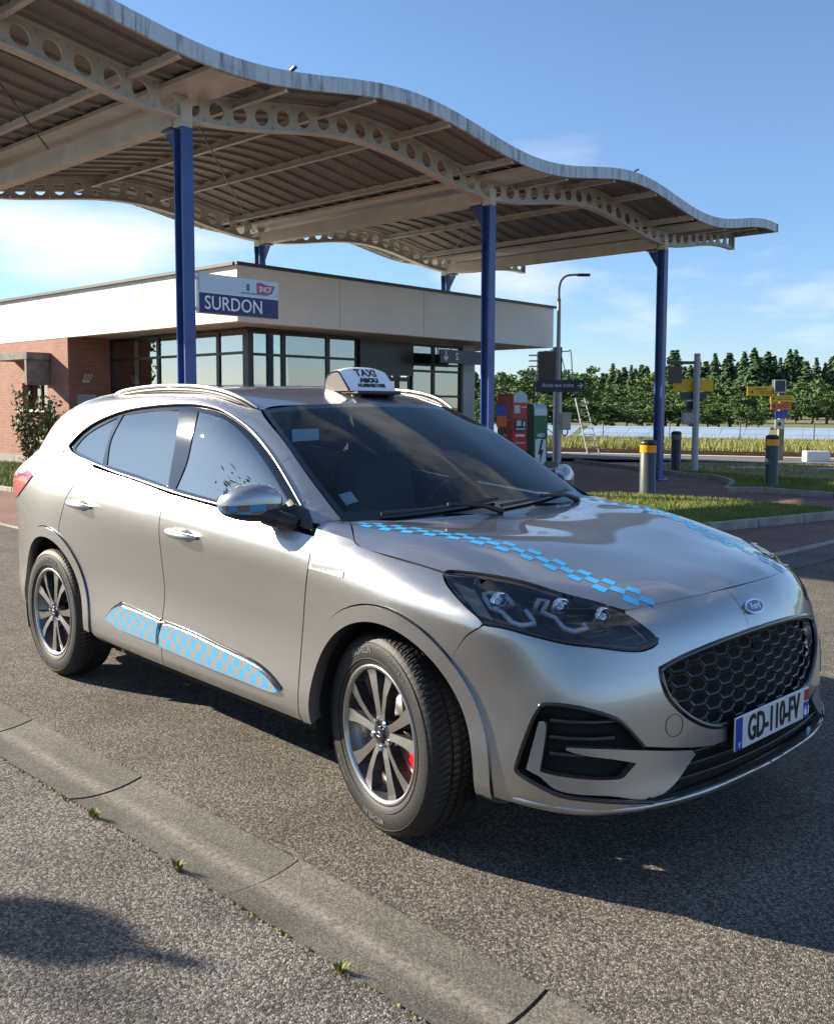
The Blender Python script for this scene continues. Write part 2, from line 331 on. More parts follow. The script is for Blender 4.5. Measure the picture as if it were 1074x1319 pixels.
# painted pink and white figures on the bed by the platform
M['pink']=mat('pink_paint',(.55,.20,.24),.7,var=.25,vscale=6); M['pwhite']=mat('white_ground_paint',(.72,.62,.62),.7,var=.15,vscale=6)
def blob(mb,cx,cy,rx,ry,a,z,mi,n=18,wob=.15):
    P=[]
    for k in range(n):
        t=2*math.pi*k/n; s=1+wob*math.sin(3*t+a*5)+random.uniform(-.05,.05); x,y=rx*s*math.cos(t),ry*s*math.sin(t); P.append((cx+x*math.cos(a)-y*math.sin(a),cy+x*math.sin(a)+y*math.cos(a),z))
    mb.add(P,[tuple(range(n))],mi)
pg=thing('ground_painting','pink and white painted figures on the ochre bed beside the platform','painting',(-8.3,19.3,0))
for a in((-.55,-.2,.75,.42,.7,.026,0),(1.1,1.0,.95,.5,.7,.026,0)): mb=MB(); blob(mb,*a); mb.build('pink_patch',M['pink'],pg)
for a in((-.5,-.15,.5,.2,.7,.031,0),(1.1,1.0,.62,.26,.7,.031,0)): mb=MB(); blob(mb,*a,wob=.3); mb.build('white_figure',M['pwhite'],pg)
# platform, track and rails beyond
RD=R(24); RO=Vector((-12.2,22.4,0)); rt=Vector((math.cos(RD),math.sin(RD),0)); rn=Vector((-math.sin(RD),math.cos(RD),0))
def rp(s,o,z=0): return RO+rt*s+rn*o+Vector((0,0,z))
def rsheet(name,s0,s1,o0,o1,z,m,kind='structure'):
    P=[rp(s0,o0),rp(s1,o0),rp(s1,o1),rp(s0,o1)]; return sheet(name,[(p.x,p.y) for p in P],z,m,kind=kind)
rsheet('platform',-40,60,-2.2,.55,.05,M['platform'])
M['edge_white']=mat('platform_edge_paint',(.66,.60,.52),.7,var=.12,vscale=5)
rsheet('platform_edge',-40,60,.55,.85,.062,M['edge_white'])
M['ballast']=asphalt('ballast',(.10,.075,.055),(.30,.23,.17),scale=18,bump=1,dist=.03)
rsheet('track_bed',-40,60,.87,4.6,-.02,M['ballast'])
M['rust']=mat('rusty_rail',(.16,.08,.045),.6,metal=.3,var=.3,vscale=6)
for k,o_ in enumerate((1.6,3.05)):
    mb=MB(); a=rp(-40,o_,.05);b=rp(60,o_,.05); mb.beam(a,b,.07,.10); mb.beam(a-Vector((0,0,.06)),b-Vector((0,0,.06)),.14,.02); tag(mb.build('rail',M['rust']),('rusty rail nearest the platform','rusty rail on the far side of the track')[k],'rail',group='railway rails')
rsheet('meadow',-60,90,4.7,19,-.01,M['field'])
M['blade']=mat('tall_dry_grass',(.15,.19,.05),.85,col2=(.34,.32,.10),vscale=1.2)
M['lawnblade']=mat('lawn_grass',(.10,.16,.025),.8,col2=(.24,.25,.06),vscale=2.2)
def inpoly(x,y,P):
    c=False; n=len(P)
    for i in range(n):
        x1,y1=P[i][:2];x2,y2=P[i-1][:2]
        if (y1>y)!=(y2>y) and x<(x2-x1)*(y-y1)/(y2-y1)+x1: c=not c
    return c
def blades(name,label,sampler,n,h,wd,m,z):
    V=np.zeros((n*3,3)); F=np.arange(n*3).reshape(-1,3)
    for i in range(n):
        x,y=sampler(); a=random.uniform(0,6.283); hh=h*random.uniform(.5,1.25); l=hh*random.uniform(.1,.6); la=random.uniform(0,6.283)
        V[3*i]=(x-math.cos(a)*wd,y-math.sin(a)*wd,z); V[3*i+1]=(x+math.cos(a)*wd,y+math.sin(a)*wd,z); V[3*i+2]=(x+math.cos(la)*l,y+math.sin(la)*l,z+hh)
    me=bpy.data.meshes.new(name); me.from_pydata(V.tolist(),[],F.tolist()); me.materials.append(m); o=link_mesh(name,me); return tag(o,label,'grass',kind='stuff')
def poly_sampler(P):
    xs=[p[0] for p in P];ys=[p[1] for p in P]
    def f():
        while True:
            x=random.uniform(min(xs),max(xs));y=random.uniform(min(ys),max(ys))
            if inpoly(x,y,P): return x,y
    return f
blades('lawn_grass','short mown grass on the kerbed island behind the bonnet',poly_sampler(island),26000,.055,.006,M['lawnblade'],.08)
blades('verge_grass','shaded grass on the verge round the second bollard',poly_sampler(verge),16000,.09,.008,M['lawnblade'],.055)
blades('lawn_grass','bright grass strip in front of the brick wall',poly_sampler([(-27,3.0),(-13.2,3.3),(-12.9,4.2),(-19.4,6.3),(-27,5.7)]),22000,.09,.009,M['lawnblade'],.045)
def ms():
    s=random.uniform(-38,34); o=4.8+ (random.random()**1.3)*9.5; p=rp(s,o); return p.x,p.y
blades('meadow_grass','tall yellow-green grass beyond the railway track',ms,75000,.32,.014,M['blade'],-.01)
def ds():
    while True:
        s=random.uniform(-13,6); o=random.uniform(-7,-2.4); p=rp(s,o)
        if inpoly(p.x,p.y,[(-8.5,15.9),(-1.8,15.85),(0,26),(-8.0,22.2),(-11.2,20.0),(-10.7,16.65)]): return p.x,p.y
blades('bed_grass','thin dry grass on the bed by the platform',ds,5000,.07,.008,M['blade'],.02)
# ------------------------------------------------------------------ wavy station canopy
CA=R(93.9); CO=Vector((-7.55,2.76,0)); ce=Vector((math.cos(CA),math.sin(CA),0)); cn=Vector((-math.sin(CA),math.cos(CA),0))
def cp(s,o,z): return CO+ce*s+cn*o+Vector((0,0,z))-CO      # local to the canopy's own origin
PER=5.62; S0,S1=-2.75,14.4; BACK=5.75; OV=1.0
def wz(s): return -.152*math.cos(2*math.pi*s/PER)
canopy=thing('station_canopy','long wavy canopy roof on tall blue posts over the station forecourt','canopy',CO)
M['deck']=mat('canopy_deck',(.205,.192,.178),.55,var=.16,vscale=1.2); M['deck'].node_tree.nodes['Principled BSDF'].inputs['Metallic'].default_value=.25
def fascia_mat():
    m=mat('stained_fascia',(.50,.55,.58),.5); n=m.node_tree; b=n.nodes['Principled BSDF']; l=n.links.new
    t=n.nodes.new('ShaderNodeTexCoord'); mp=n.nodes.new('ShaderNodeMapping'); mp.inputs['Scale'].default_value=(4,7,.9)
    x=n.nodes.new('ShaderNodeTexNoise'); x.inputs['Scale'].default_value=1.6; x.inputs['Detail'].default_value=9; x.inputs['Roughness'].default_value=.7
    r=n.nodes.new('ShaderNodeValToRGB'); r.color_ramp.elements[0].position=.33; r.color_ramp.elements[0].color=(.17,.17,.17,1); r.color_ramp.elements[1].position=.52; r.color_ramp.elements[1].color=(.50,.55,.58,1)
    l(t.outputs['Object'],mp.inputs[0]); l(mp.outputs[0],x.inputs['Vector']); l(x.outputs['Fac'],r.inputs[0]); l(r.outputs[0],b.inputs['Base Color']); return m
M['fascia']=fascia_mat()
NS=150; SS=[S0+(S1-S0)*i/NS for i in range(NS+1)]
# ribbed sheet: standing ribs run with the wave
mb=MB(); offs=[]; o=-OV+.02
while o<BACK+OV:
    offs+= [(o,0),(o+.30,0),(o+.315,-.035),(o+.365,-.035)]; o+=.38
V=[];F=[]
for s in SS:
    for (o,dz) in offs: V.append(cp(s,o,5.235+wz(s)+dz))
K=len(offs)
for i in range(NS):
    for j in range(K-1): F.append((i*K+j,i*K+j+1,(i+1)*K+j+1,(i+1)*K+j))
mb.add(V,F); 
V2=[]
for s in SS:
    for o in(-OV,BACK+OV): V2.append(cp(s,o,5.30+wz(s)))
mb.add(V2,[(2*i,2*i+1,2*i+3,2*i+2) for i in range(NS)],0,True)
mb.build('roof_sheet',M['deck'],canopy,fixn=False)
# fascias all round
def strip(mb,off,z0,z1,th,a=S0,b=S1,n=NS):
    V=[]
    for i in range(n+1):
        s=a+(b-a)*i/n
        for (oo,z) in((off,z0),(off,z1),(off+th,z1),(off+th,z0)): V.append(cp(s,oo,z+wz(s)))
    F=[]
    for i in range(n):
        for j in range(4): F.append((i*4+j,i*4+(j+1)%4,(i+1)*4+(j+1)%4,(i+1)*4+j))
    mb.add(V,F+[(0,1,2,3),(4*n+3,4*n+2,4*n+1,4*n)])
for off in(-OV-.01,BACK+OV-.03):
    mb=MB(); strip(mb,off,5.155,5.335,.04); mb.build('edge_fascia',M['fascia'],canopy)
for s in(S0-.03,S1):
    mb=MB(); mb.box(cp(s+.015,(BACK)/2,5.245+wz(s)),(.03,BACK+2*OV+.06,.18),CA); mb.build('edge_fascia',M['fascia'],canopy)
# perforated wavy beams: round holes cut by building the web as rings in cells
def wave_beam(off,name):
    b_=bpy.data.objects.new(name,None)
    mb=MB(); H0,H1=4.90,5.215; th=.02; cell=.335; n=int((S1-.05-S0)/cell); r=.105; seg=20
    for i in range(n):
        s0=S0+.03+i*cell; sc=s0+cell/2; zc=(H0+H1)/2
        for side in(-th/2,th/2):
            out=[];inn=[]
            for k in range(seg):
                t=2*math.pi*k/seg+math.pi/4; c,sn=math.cos(t),math.sin(t); q=max(abs(c)/(cell/2),abs(sn)/((H1-H0)/2)); ox,oz=c/q,sn/q
                out.append(cp(sc+ox,off+side,zc+oz+wz(sc+ox))); inn.append(cp(sc+r*c,off+side,zc+r*sn+wz(sc+r*c)))
            mb.add(out+inn,[(k,(k+1)%seg,seg+(k+1)%seg,seg+k) for k in range(seg)])
        a=[];b=[]
        for k in range(seg):
            t=2*math.pi*k/seg; s=sc+r*math.cos(t); a.append(cp(s,off-th/2,zc+r*math.sin(t)+wz(s))); b.append(cp(s,off+th/2,zc+r*math.sin(t)+wz(s)))
        mb.add(a+b,[(k,(k+1)%seg,seg+(k+1)%seg,seg+k) for k in range(seg)],0,True)
    strip(mb,off-.07,H0-.018,H0,.14); strip(mb,off-.07,H1,H1+.018,.14)
    mb.box(cp(S0+.03+n*cell+.01,off,(H0+H1)/2+wz(S0+n*cell)),(.02,.14,H1-H0+.03),CA)
    return mb.build(name,M['cream'],canopy,fixn=False)
for off in(0,BACK): wave_beam(off,'perforated_beam')
# purlins between the waves, box gutters in the troughs, tie beams between post heads
for k in range(-1,6):
    pass
s=-2.1
while s<14.2:
    d=abs((s/PER)-round(s/PER))*PER
    if d>.5:
        mb=MB(); z=5.215+wz(s); a=cp(s,-OV+.02,z-.045);b=cp(s,BACK+OV-.02,z-.045)
        mb.beam(a,b,.012,.09); mb.beam(a-Vector((0,0,.051)),b-Vector((0,0,.051)),.065,.012); mb.build('purlin',M['cream'],canopy)
    s+=PER/4/1.0 if True else 0
for k in range(3):
    s=k*PER
    mb=MB(); z=5.235+wz(s)
    mb.beam(cp(s,-OV+.04,z-.06),cp(s,BACK+OV-.04,z-.06),.62,.05); mb.build('box_gutter',M['cream'],canopy)
    mb=MB(); mb.beam(cp(s,.1,4.78),cp(s,BACK-.1,4.78),.16,.22); mb.build('tie_beam',M['cream'],canopy)
# posts
def post(s,off,lab):
    e=bpy.data.objects.new('post',None); COL.objects.link(e); e.parent=canopy; e.location=cp(s,off,0 if off==0 else 4.02); e.rotation_euler=(0,0,CA); e['label']=lab
    H=4.64 if off==0 else .62
    mb=MB(); w=.165
    mb.box((0,0,H/2+.01),(.012,w-.04,H-.02)); 
    for q in(-1,1): mb.box((0,q*(w/2-.01),H/2+.01),(w*.92,.02,H-.02))
    mb.box((0,0,.012),(.34,.34,.024)); mb.build('shaft',M['blue_steel'],e)
    mb=MB(); mb.box((0,0,H+.13),(.15,.16,.26)); mb.build('post_head',M['cream'],e)
    mb=MB()
    sgn=1 if off==0 else -1
    mb.extr([(-.012,sgn*.12,H-.02),(-.012,sgn*.32,H-.02),(-.012,sgn*.12,H-.34)],(.024,0,0)); mb.extr([(-.07,.13*sgn,H-.005),(-.07,.34*sgn,H-.005),(-.07,.34*sgn,H+.015),(-.07,.13*sgn,H+.015)],(.14,0,0)); mb.build('bracket',M['blue_steel'],e)
    for a in(-.125,.125):
        for b in(-.125,.125): mb=MB(); mb.lathe([(0,.05),(.016,.05),(.016,.024)],6,c=(a,b,0)); mb.build('anchor_bolt',M['galv'],e)
for k,lab in((0,'blue post nearest the station sign'),(1,'blue post behind the windscreen'),(2,'blue post at the right end')): post(k*PER,0,lab)
for k in range(3): post(k*PER,BACK,'blue post of the rear row')
# bracing rods under the deck
mb=MB()
for k in range(2):
    a,b=k*PER+.3,(k+1)*PER-.3
    mb.tube([cp(a,.2,5.0+wz(a)),cp(b,BACK-.2,5.0+wz(b))],.011,6)
mb.tube([cp(-2.4,.2,5.0+wz(-2.4)),cp(-.3,2.6,4.95+wz(-.3))],.011,6); mb.build('brace_rod',M['anth'],canopy)
# floodlights clipped to the fascia
for s in(.75,8.3):
    mb=MB(); mb.beam(cp(s,-OV-.02,5.34+wz(s)),cp(s,-OV-.09,5.365+wz(s)),.05,.02); mb.build('edge_bracket',M['anth'],canopy)
# ------------------------------------------------------------------ station building
BA=R(94.12); BO=(-12.927,6.956,0)
bld=thing('station_building','low flat-roofed station building with white fascia, brick end and glazed waiting hall','building',BO,BA)
UL,VL=10.34,18.0; ZF,ZT=3.07,4.10
def brick_mat(name,axis):
    m=bpy.data.materials.new(name); m.use_nodes=True; n=m.node_tree; b=n.nodes['Principled BSDF']; b.inputs['Roughness'].default_value=.85; l=n.links.new
    t=n.nodes.new('ShaderNodeTexCoord'); sp=n.nodes.new('ShaderNodeSeparateXYZ'); cb=n.nodes.new('ShaderNodeCombineXYZ'); l(t.outputs['Object'],sp.inputs[0]); l(sp.outputs[axis],cb.inputs['X']); l(sp.outputs['Z'],cb.inputs['Y'])
    k=n.nodes.new('ShaderNodeTexBrick'); k.inputs['Scale'].default_value=1; k.inputs['Brick Width'].default_value=.23; k.inputs['Row Height'].default_value=.075; k.inputs['Mortar Size'].default_value=.006; k.inputs['Mortar Smooth'].default_value=.1
    k.inputs['Color1'].default_value=(.29,.125,.085,1); k.inputs['Color2'].default_value=(.36,.165,.115,1); k.inputs['Mortar'].default_value=(.30,.20,.15,1); k.inputs['Bias'].default_value=-.2; l(cb.outputs[0],k.inputs['Vector'])
    ns=n.nodes.new('ShaderNodeTexNoise'); ns.inputs['Scale'].default_value=2; ns.inputs['Detail'].default_value=8; l(t.outputs['Object'],ns.inputs['Vector'])
    mr=n.nodes.new('ShaderNodeMapRange'); mr.inputs['To Min'].default_value=.7; mr.inputs['To Max'].default_value=1.25; l(ns.outputs['Fac'],mr.inputs['Value'])
    mx=n.nodes.new('ShaderNodeMixRGB'); mx.blend_type='MULTIPLY'; mx.inputs[0].default_value=1; l(k.outputs['Color'],mx.inputs[1]); l(mr.outputs[0],mx.inputs[2]); l(mx.outputs[0],b.inputs['Base Color'])
    bp=n.nodes.new('ShaderNodeBump'); bp.inputs['Strength'].default_value=.6; bp.inputs['Distance'].default_value=.01; bp.invert=True; l(k.outputs['Fac'],bp.inputs['Height']); l(bp.outputs[0],b.inputs['Normal'])
    return m
M['brick_v']=brick_mat('brick_side','Y'); M['brick_u']=brick_mat('brick_return','X')
M['render']=mat('white_render',(.80,.77,.71),.8,var=.05,vscale=.8,bump=.15,bscale=60)
M['soffit']=mat('soffit_board',(.50,.45,.38),.7,var=.08)
M['plaster']=mat('interior_plaster',(.62,.58,.50),.8,var=.05)
M['floor_in']=mat('interior_floor',(.25,.23,.21),.4)
M['trim']=mat('roof_edge_trim',(.03,.032,.035),.45)
M['pane']=glassmat('window_glass',(.72,.76,.74),1.55,extra=.22); M['pane_w']=glassmat('sunny_window_glass',(.66,.66,.62),1.6,extra=.30)
mb=MB(); t=.22
mb.box((UL/2,t/2,(ZF+ZT)/2),(UL,t,ZT-ZF)); mb.build('fascia',M['render'],bld)
mb=MB(); mb.box((t/2,t+.002+(VL-t)/2,(ZF+ZT)/2),(t,VL-t,ZT-ZF)); mb.build('fascia',M['render'],bld)
mb=MB(); mb.box((UL-t/2,t+.002+(VL-t)/2,(ZF+ZT)/2),(t,VL-t,ZT-ZF)); mb.build('fascia',M['render'],bld)
mb=MB(); mb.box((UL/2,-.02,ZT+.03),(UL+.10,.10,.06)); mb.box((-.02,VL/2+.04,ZT+.03),(.10,VL,.06)); mb.box((UL+.02,VL/2+.04,ZT+.03),(.10,VL,.06)); mb.build('roof_trim',M['trim'],bld)
mb=MB(); mb.box((UL/2,VL/2,ZT-.10),(UL-.46,VL-.3,.08)); mb.build('roof',M['concrete'],bld)
mb=MB(); mb.box((UL/2,t+.01+(VL-.3)/2,ZF+.05),(UL-2*t-.01,VL-.3,.05)); mb.build('soffit',M['soffit'],bld)
# brick end
mb=MB(); mb.box((.16,6.43+(VL-6.43)/2,(ZF+.26)/2),(.30,VL-6.43-.02,ZF-.26-.004)) ; 
# window opening is made of four pieces of wall
mb=MB()
def wallbox(v0,v1,z0,z1): mb.box((.16,(v0+v1)/2,(z0+z1)/2),(.30,v1-v0,z1-z0))
W0,W1,WZ0,WZ1=7.45,8.75,1.40,2.05
wallbox(6.435,W0,.26,ZF-.003); wallbox(W1,VL-.02,.26,ZF-.003); wallbox(W0,W1,.26,WZ0); wallbox(W0,W1,WZ1,ZF-.003); mb.build('brick_wall',M['brick_v'],bld)
mb=MB(); mb.box((.31+.47,6.43+.15,(ZF+.26)/2),(.94,.30,ZF-.26-.006)); mb.box((.012+.15,6.428,(ZF+.26)/2),(.296,.012,ZF-.27)); mb.build('brick_wall',M['brick_u'],bld)
mb=MB(); mb.box((.15,6.43+(VL-6.43)/2,.13),(.36,VL-6.43+.03,.26)); mb.box((.76,6.56,.13),(.9,.33,.258)); mb.build('plinth',M['concrete'],bld)
M['hoodc']=mat('weathered_concrete',(.20,.185,.165),.9,var=.35,vscale=4,bump=.4,bscale=60)
mb=MB(); mb.box((-.29,7.30+.9,2.66),(.58,1.9,.16)); mb.box((-.29,7.34,2.28),(.56,.10,.60)); mb.build('window_hood',M['hoodc'],bld)
mb=MB(); mb.box((-.05,(W0+W1)/2,WZ0-.03),(.14,W1-W0+.1,.06)); mb.build('window_sill',M['render'],bld)
wd=bpy.data.objects.new('window',None); COL.objects.link(wd); wd.parent=bld
mb=MB()
for (a,b,c,d) in((W0+.03,WZ0,.05,WZ1-WZ0),(W1-.03,WZ0,.05,WZ1-WZ0),((W0+W1)/2,WZ0,.05,WZ1-WZ0)): mb.box((.2,a,(WZ0+WZ1)/2),(.06,c,d-.004))
mb.box((.2,(W0+W1)/2,WZ1-.03),(.058,W1-W0-.1,.05)); mb.box((.2,(W0+W1)/2,WZ0+.03),(.058,W1-W0-.1,.05)); mb.build('frame',M['frame'],wd)
mb=MB(); mb.box((.21,(W0+W1)/2,(WZ0+WZ1)/2),(.008,W1-W0-.06,WZ1-WZ0-.06)); mb.build('pane',M['pane'],wd)
# emblem and panel on the brick return (facing the forecourt)
M['embl']=mat('pale_metal_letters',(.60,.57,.52),.5)
mb=MB(); y=6.41
mb.box((.44,y,2.06),(.17,.03,.05))
for k in range(3):
    x=.375+k*.065; mb.extr([(x,y-.015,2.08),(x+.03,y-.015,2.08),(x+.08+.012*k,y-.015,2.24),(x+.05+.012*k,y-.015,2.24)],(0,.03,0))
mb.build('wall_emblem',M['embl'],bld)
mb=MB(); mb.box((.44,6.405,1.45),(.46,.03,.62),bev=.006); mb.box((.44,6.388,1.45),(.40,.006,.56)); mb.build('meter_cabinet',M['grey_post'],bld)
# glazing: each bay a window with its own frame and panes
GR=1.1
def bay(horiz,a,b,rows,frame=.05):
    wn=bpy.data.objects.new('window',None); COL.objects.link(wn); wn.parent=bld
    fm=MB(); z0,z1=rows[0],rows[-1]
    def bx(mb,u,z,du,dz,d=.07):
        if horiz: mb.box((u,GR,z),(du,d,dz))
        else: mb.box((GR,u,z),(d,du,dz))
    for u in(a+frame/2,b-frame/2): bx(fm,u,(z0+z1)/2,frame,z1-z0)
    for z in rows: bx(fm,(a+b)/2,z,(b-a)-2*frame-.001,.055,.066)
    fm.build('frame',M['frame'],wn)
    for q0,q1 in zip(rows[:-1],rows[1:]):
        p=MB(); bx(p,(a+b)/2,(q0+q1)/2,(b-a)-2*frame+.004,q1-q0-.05,.008); p.build('pane',M['pane'] if horiz else M['pane_w'],wn)
rows=[.08,1.0,1.9,2.55,3.02]
for a,b in((1.15,2.0),(2.0,3.25),(3.25,4.15)): bay(True,a,b,rows)
for a,b in((5.95,6.75),(6.75,7.8)): bay(True,a,b,[.08,.95,1.75,2.36,2.52,2.98])
for a,b in((1.2,2.1),(2.1,3.2),(3.2,4.35),(4.35,6.38)): bay(False,a,b,[.08,1.0,1.9,2.58,3.04])
mb=MB(); mb.box((GR+.0,GR+.02,1.55),(.10,.14,3.02)); mb.build('corner_mullion',M['frame'],bld)
# entrance: sliding door leaves under a dark lintel box
dr=bpy.data.objects.new('door',None); COL.objects.link(dr); dr.parent=bld
mb=MB(); mb.box((5.05,GR,2.62),(1.78,.20,.78)); mb.build('lintel_box',M['frame'],dr)
for a,b in((4.17,4.6),(4.62,5.48),(5.5,5.93)):
    mb=MB(); 
    for u in(a+.03,b-.03): mb.box((u,GR+.02,1.15),(.06,.05,2.1))
    mb.box(((a+b)/2,GR+.02,.15),(b-a-.13,.048,.10)); mb.box(((a+b)/2,GR+.02,2.14),(b-a-.13,.048,.10)); mb.build('door_frame',M['frame'],dr)
    mb=MB(); mb.box(((a+b)/2,GR+.02,1.15),(b-a-.11,.008,1.92)); mb.build('pane',M['pane'],dr)
# interior of the hall
mb=MB(); mb.box((4.6,4.6,.02),(7.0,7.0,.04)); mb.build('hall_floor',M['floor_in'],bld)
mb=MB(); mb.box((3.3,5.3,1.55),(4.4,.12,3.02)); mb.box((5.56,6.3,1.55),(.12,2.1,3.0)); mb.build('inner_wall',M['plaster'],bld)
mb=MB(); mb.box((8.05,1.25,1.5),(.46,.5,3.1)); mb.build('pillar',M['grey_post'],bld)
for u,v in((8.98,1.2),(5.7,7.2),(8.0,7.2)): mb=MB(); mb.box((u,v,1.53),(.16,.16,3.06)); mb.build('porch_column',M['frame'],bld)
mb=MB(); mb.box((6.85,7.2,2.45),(2.2,.06,.06)); mb.build('cross_rail',M['frame'],bld); mb=MB(); mb.box((6.85,7.2,.95),(2.2,.06,.06)); mb.build('cross_rail',M['frame'],bld)
mb=MB()
for k in range(9): mb.box((6.3+.13*k,7.1,.55),(.03,.03,.8))
mb.box((6.82,7.1,.97),(1.2,.05,.04)); mb.build('balustrade',M['grey_post'],bld)
ck=bpy.data.objects.new('clock',None); COL.objects.link(ck); ck.parent=bld
mb=MB(); mb.lathe([(0,5.17),(.30,5.17),(.32,5.19),(.32,5.235)],32,axis='y',c=(3.6,0,2.35)); mb.build('clock_dial',M['white'],ck)
mb=MB(); mb.box((3.6,5.163,2.44),(.025,.008,.2)); mb.box((3.67,5.16,2.35),(.15,.008,.025)); mb.build('clock_hand',M['black'],ck)
mb=MB(); mb.box((3.9,3.2,.42),(1.8,.5,.06)); mb.box((3.9,3.42,.68),(1.8,.05,.4)); 
for u in(3.15,4.65): mb.box((u,3.2,.2),(.06,.4,.4))
wb=mb.build('waiting_bench',M['anth'],bld)
M['pane_backing']=mat('cream_backing',(.74,.70,.60),.8,var=.04)  # pale panels added behind the panes so the windows read bright
for a,b in((1.28,2.05),(2.15,3.15),(3.25,4.3)):
    mb=MB(); mb.box((1.26,(a+b)/2,2.0),(.012,b-a,2.05)); mb.build('pane_backing',M['pane_backing'],bld)
for a,b in((1.3,1.95),(2.1,3.2)):
    mb=MB(); mb.box(((a+b)/2,1.30,2.45),(b-a,.012,1.1)); mb.build('pane_backing',M['pane_backing'],bld)
for u in(2.6,5.2,7.8): mb=MB(); mb.box((u,-.001,3.585),(.012,.006,1.0)); mb.build('panel_joint',M['soffit'],bld)
for v in(3.2,6.4,9.6,12.8): mb=MB(); mb.box((-.001,v,3.585),(.006,.012,1.0)); mb.build('panel_joint',M['soffit'],bld)
# hanging direction sign under the soffit
hs=thing('hanging_sign','dark hanging sign with a white down arrow under the station soffit','sign',(0,0,0)); hs.parent=None
T=Matrix.Translation(BO)@Matrix.Rotation(BA,4,'Z'); hs.matrix_world=T@Matrix.Translation((7.17,.35,2.69))
mb=MB(); mb.box((0,0,0),(2.06,.05,.32),bev=.006); mb.build('board',M['navy'],hs)
mb=MB()
for u in(-.62,.62): mb.box((u,0,.285),(.02,.02,.25))
mb.build('hanger',M['anth'],hs)
mb=MB(); y=-.03
mb.box((-.83,y,.02),(.035,.006,.22)); mb.extr([(-.83,y-.003,-.12),(-.75,y-.003,-.03),(-.75,y-.003,.02),(-.83,y-.003,-.06),(-.91,y-.003,.02),(-.91,y-.003,-.03)],(0,.006,0)); mb.build('arrow',M['signtext'],hs)
put_text('S',.24,M['signtext'],(-.42,-.03,0),(1,0,0),(0,0,1),hs,bold=.004)
# rose bush in front of the brick wall and the dark tub beside it
# ------------------------------------------------------------------ signs, posts and machines
CAx=R(46.4)
# station name board on the first blue post
sg=thing('station_name_sign','station name board reading SURDON with a red railway logo, fixed to a blue post','sign',(CO.x,CO.y,0),CA)
M['sign_pale']=mat('pale_blue_sign_face',(.52,.62,.72),.5); M['sign_blue']=mat('deep_blue_sign_face',(.008,.018,.12),.45); M['sign_edge']=mat('sign_edge',(.6,.63,.66),.4,metal=.5)
x0,x1,zb,zm,zt=.155,1.345,2.57,2.815,3.035
mb=MB(); mb.box(((x0+x1)/2,.0,(zb+zt)/2),(x1-x0,.07,zt-zb),bev=.008); mb.build('sign_case',M['sign_edge'],sg)
mb=MB(); mb.box(((x0+x1)/2,-.037,(zm+zt)/2),(x1-x0-.02,.004,zt-zm-.01)); mb.build('upper_face',M['sign_pale'],sg)
mb=MB(); mb.box(((x0+x1)/2,-.037,(zm+zb)/2),(x1-x0-.02,.004,zm-zb-.012)); mb.build('lower_face',M['sign_blue'],sg)
put_text('SURDON',.225,M['signtext'],(.66,-.041,2.69),(1,0,0),(0,0,1),sg,bold=.001,sx=.93)
mb=MB(); y=-.042; mb.extr([(1.0,y,2.865),(1.0,y,2.995),(1.06,y,3.0),(1.16,y,2.975),(1.285,y,2.972),(1.262,y,2.93),(1.235,y,2.872),(1.12,y,2.865)],(0,.003,0)); 
M['logo_red']=mat('logo_red',(.33,.015,.07),.35,coat=.3); mb.build('logo',M['logo_red'],sg)
put_text('SNCF',.098,M['signtext'],(1.125,-.0455,2.917),(1,0,.0),(.14,0,1),sg,bold=.0015,sx=.82)
M['logo_grey']=mat('logo_slate',(.05,.12,.2),.4); mb=MB(); mb.box((.865,-.041,2.925),(.04,.004,.085)); mb.box((.97,-.041,2.855),(.42,.004,.012)); mb.build('logo_mark',M['logo_grey'],sg)
mb=MB(); 
for z in(2.62,2.98): mb.box((.10,0,z),(.12,.05,.04))
mb.build('sign_bracket',M['galv'],sg)
# bollards with amber reflector heads
M['amber']=mat('amber_band',(.85,.33,.01),.35,var=.06,vscale=20); M['boll']=mat('bollard_green_grey',(.045,.058,.060),.42,var=.15,vscale=10); M['shaded_amber']=mat('shaded_amber_band',(.16,.15,.11),.5)  # the unlit bollard's band is the amber one with shade put into its colour
def bollard(x,y,h,r,lab,z=.0,band='amber'):
    b=thing('bollard',lab,'bollard',(x,y,z),random.uniform(0,1),group='bollards along the footway')
    mb=MB(); mb.lathe([(r*1.25,0),(r*1.25,.02),(r,.03),(r,h*.785),(r*.9,h*.795)],28); mb.build('shaft',M['boll'],b)
    mb=MB(); mb.lathe([(r*.98,h*.79),(r*1.05,h*.792),(r*1.05,h*.845),(r*1.035,h*.847),(r*1.035,h*.85),(r*1.05,h*.852),(r*1.05,h*.908),(r*.96,h*.915)],28,smooth=False); mb.build('reflector_band',M[band],b)
    mb=MB(); mb.lathe([(r*.96,h*.915),(r*1.03,h*.92),(r*1.03,h*.955),(r*.9,h*.985),(r*.5,h),(0,h)],28); mb.build('cap',M['black'],b)
bollard(-6.12,10.20,.97,.125,'grey-green bollard with amber band at the corner of the lawn island',0)
bollard(-5.72,13.61,.94,.115,'bollard with amber band on the shaded verge, far right',.06)
bollard(-9.62,16.80,.93,.115,'dark bollard with an unlit band between the blue post and the grey sign post',.01,'shaded_amber')
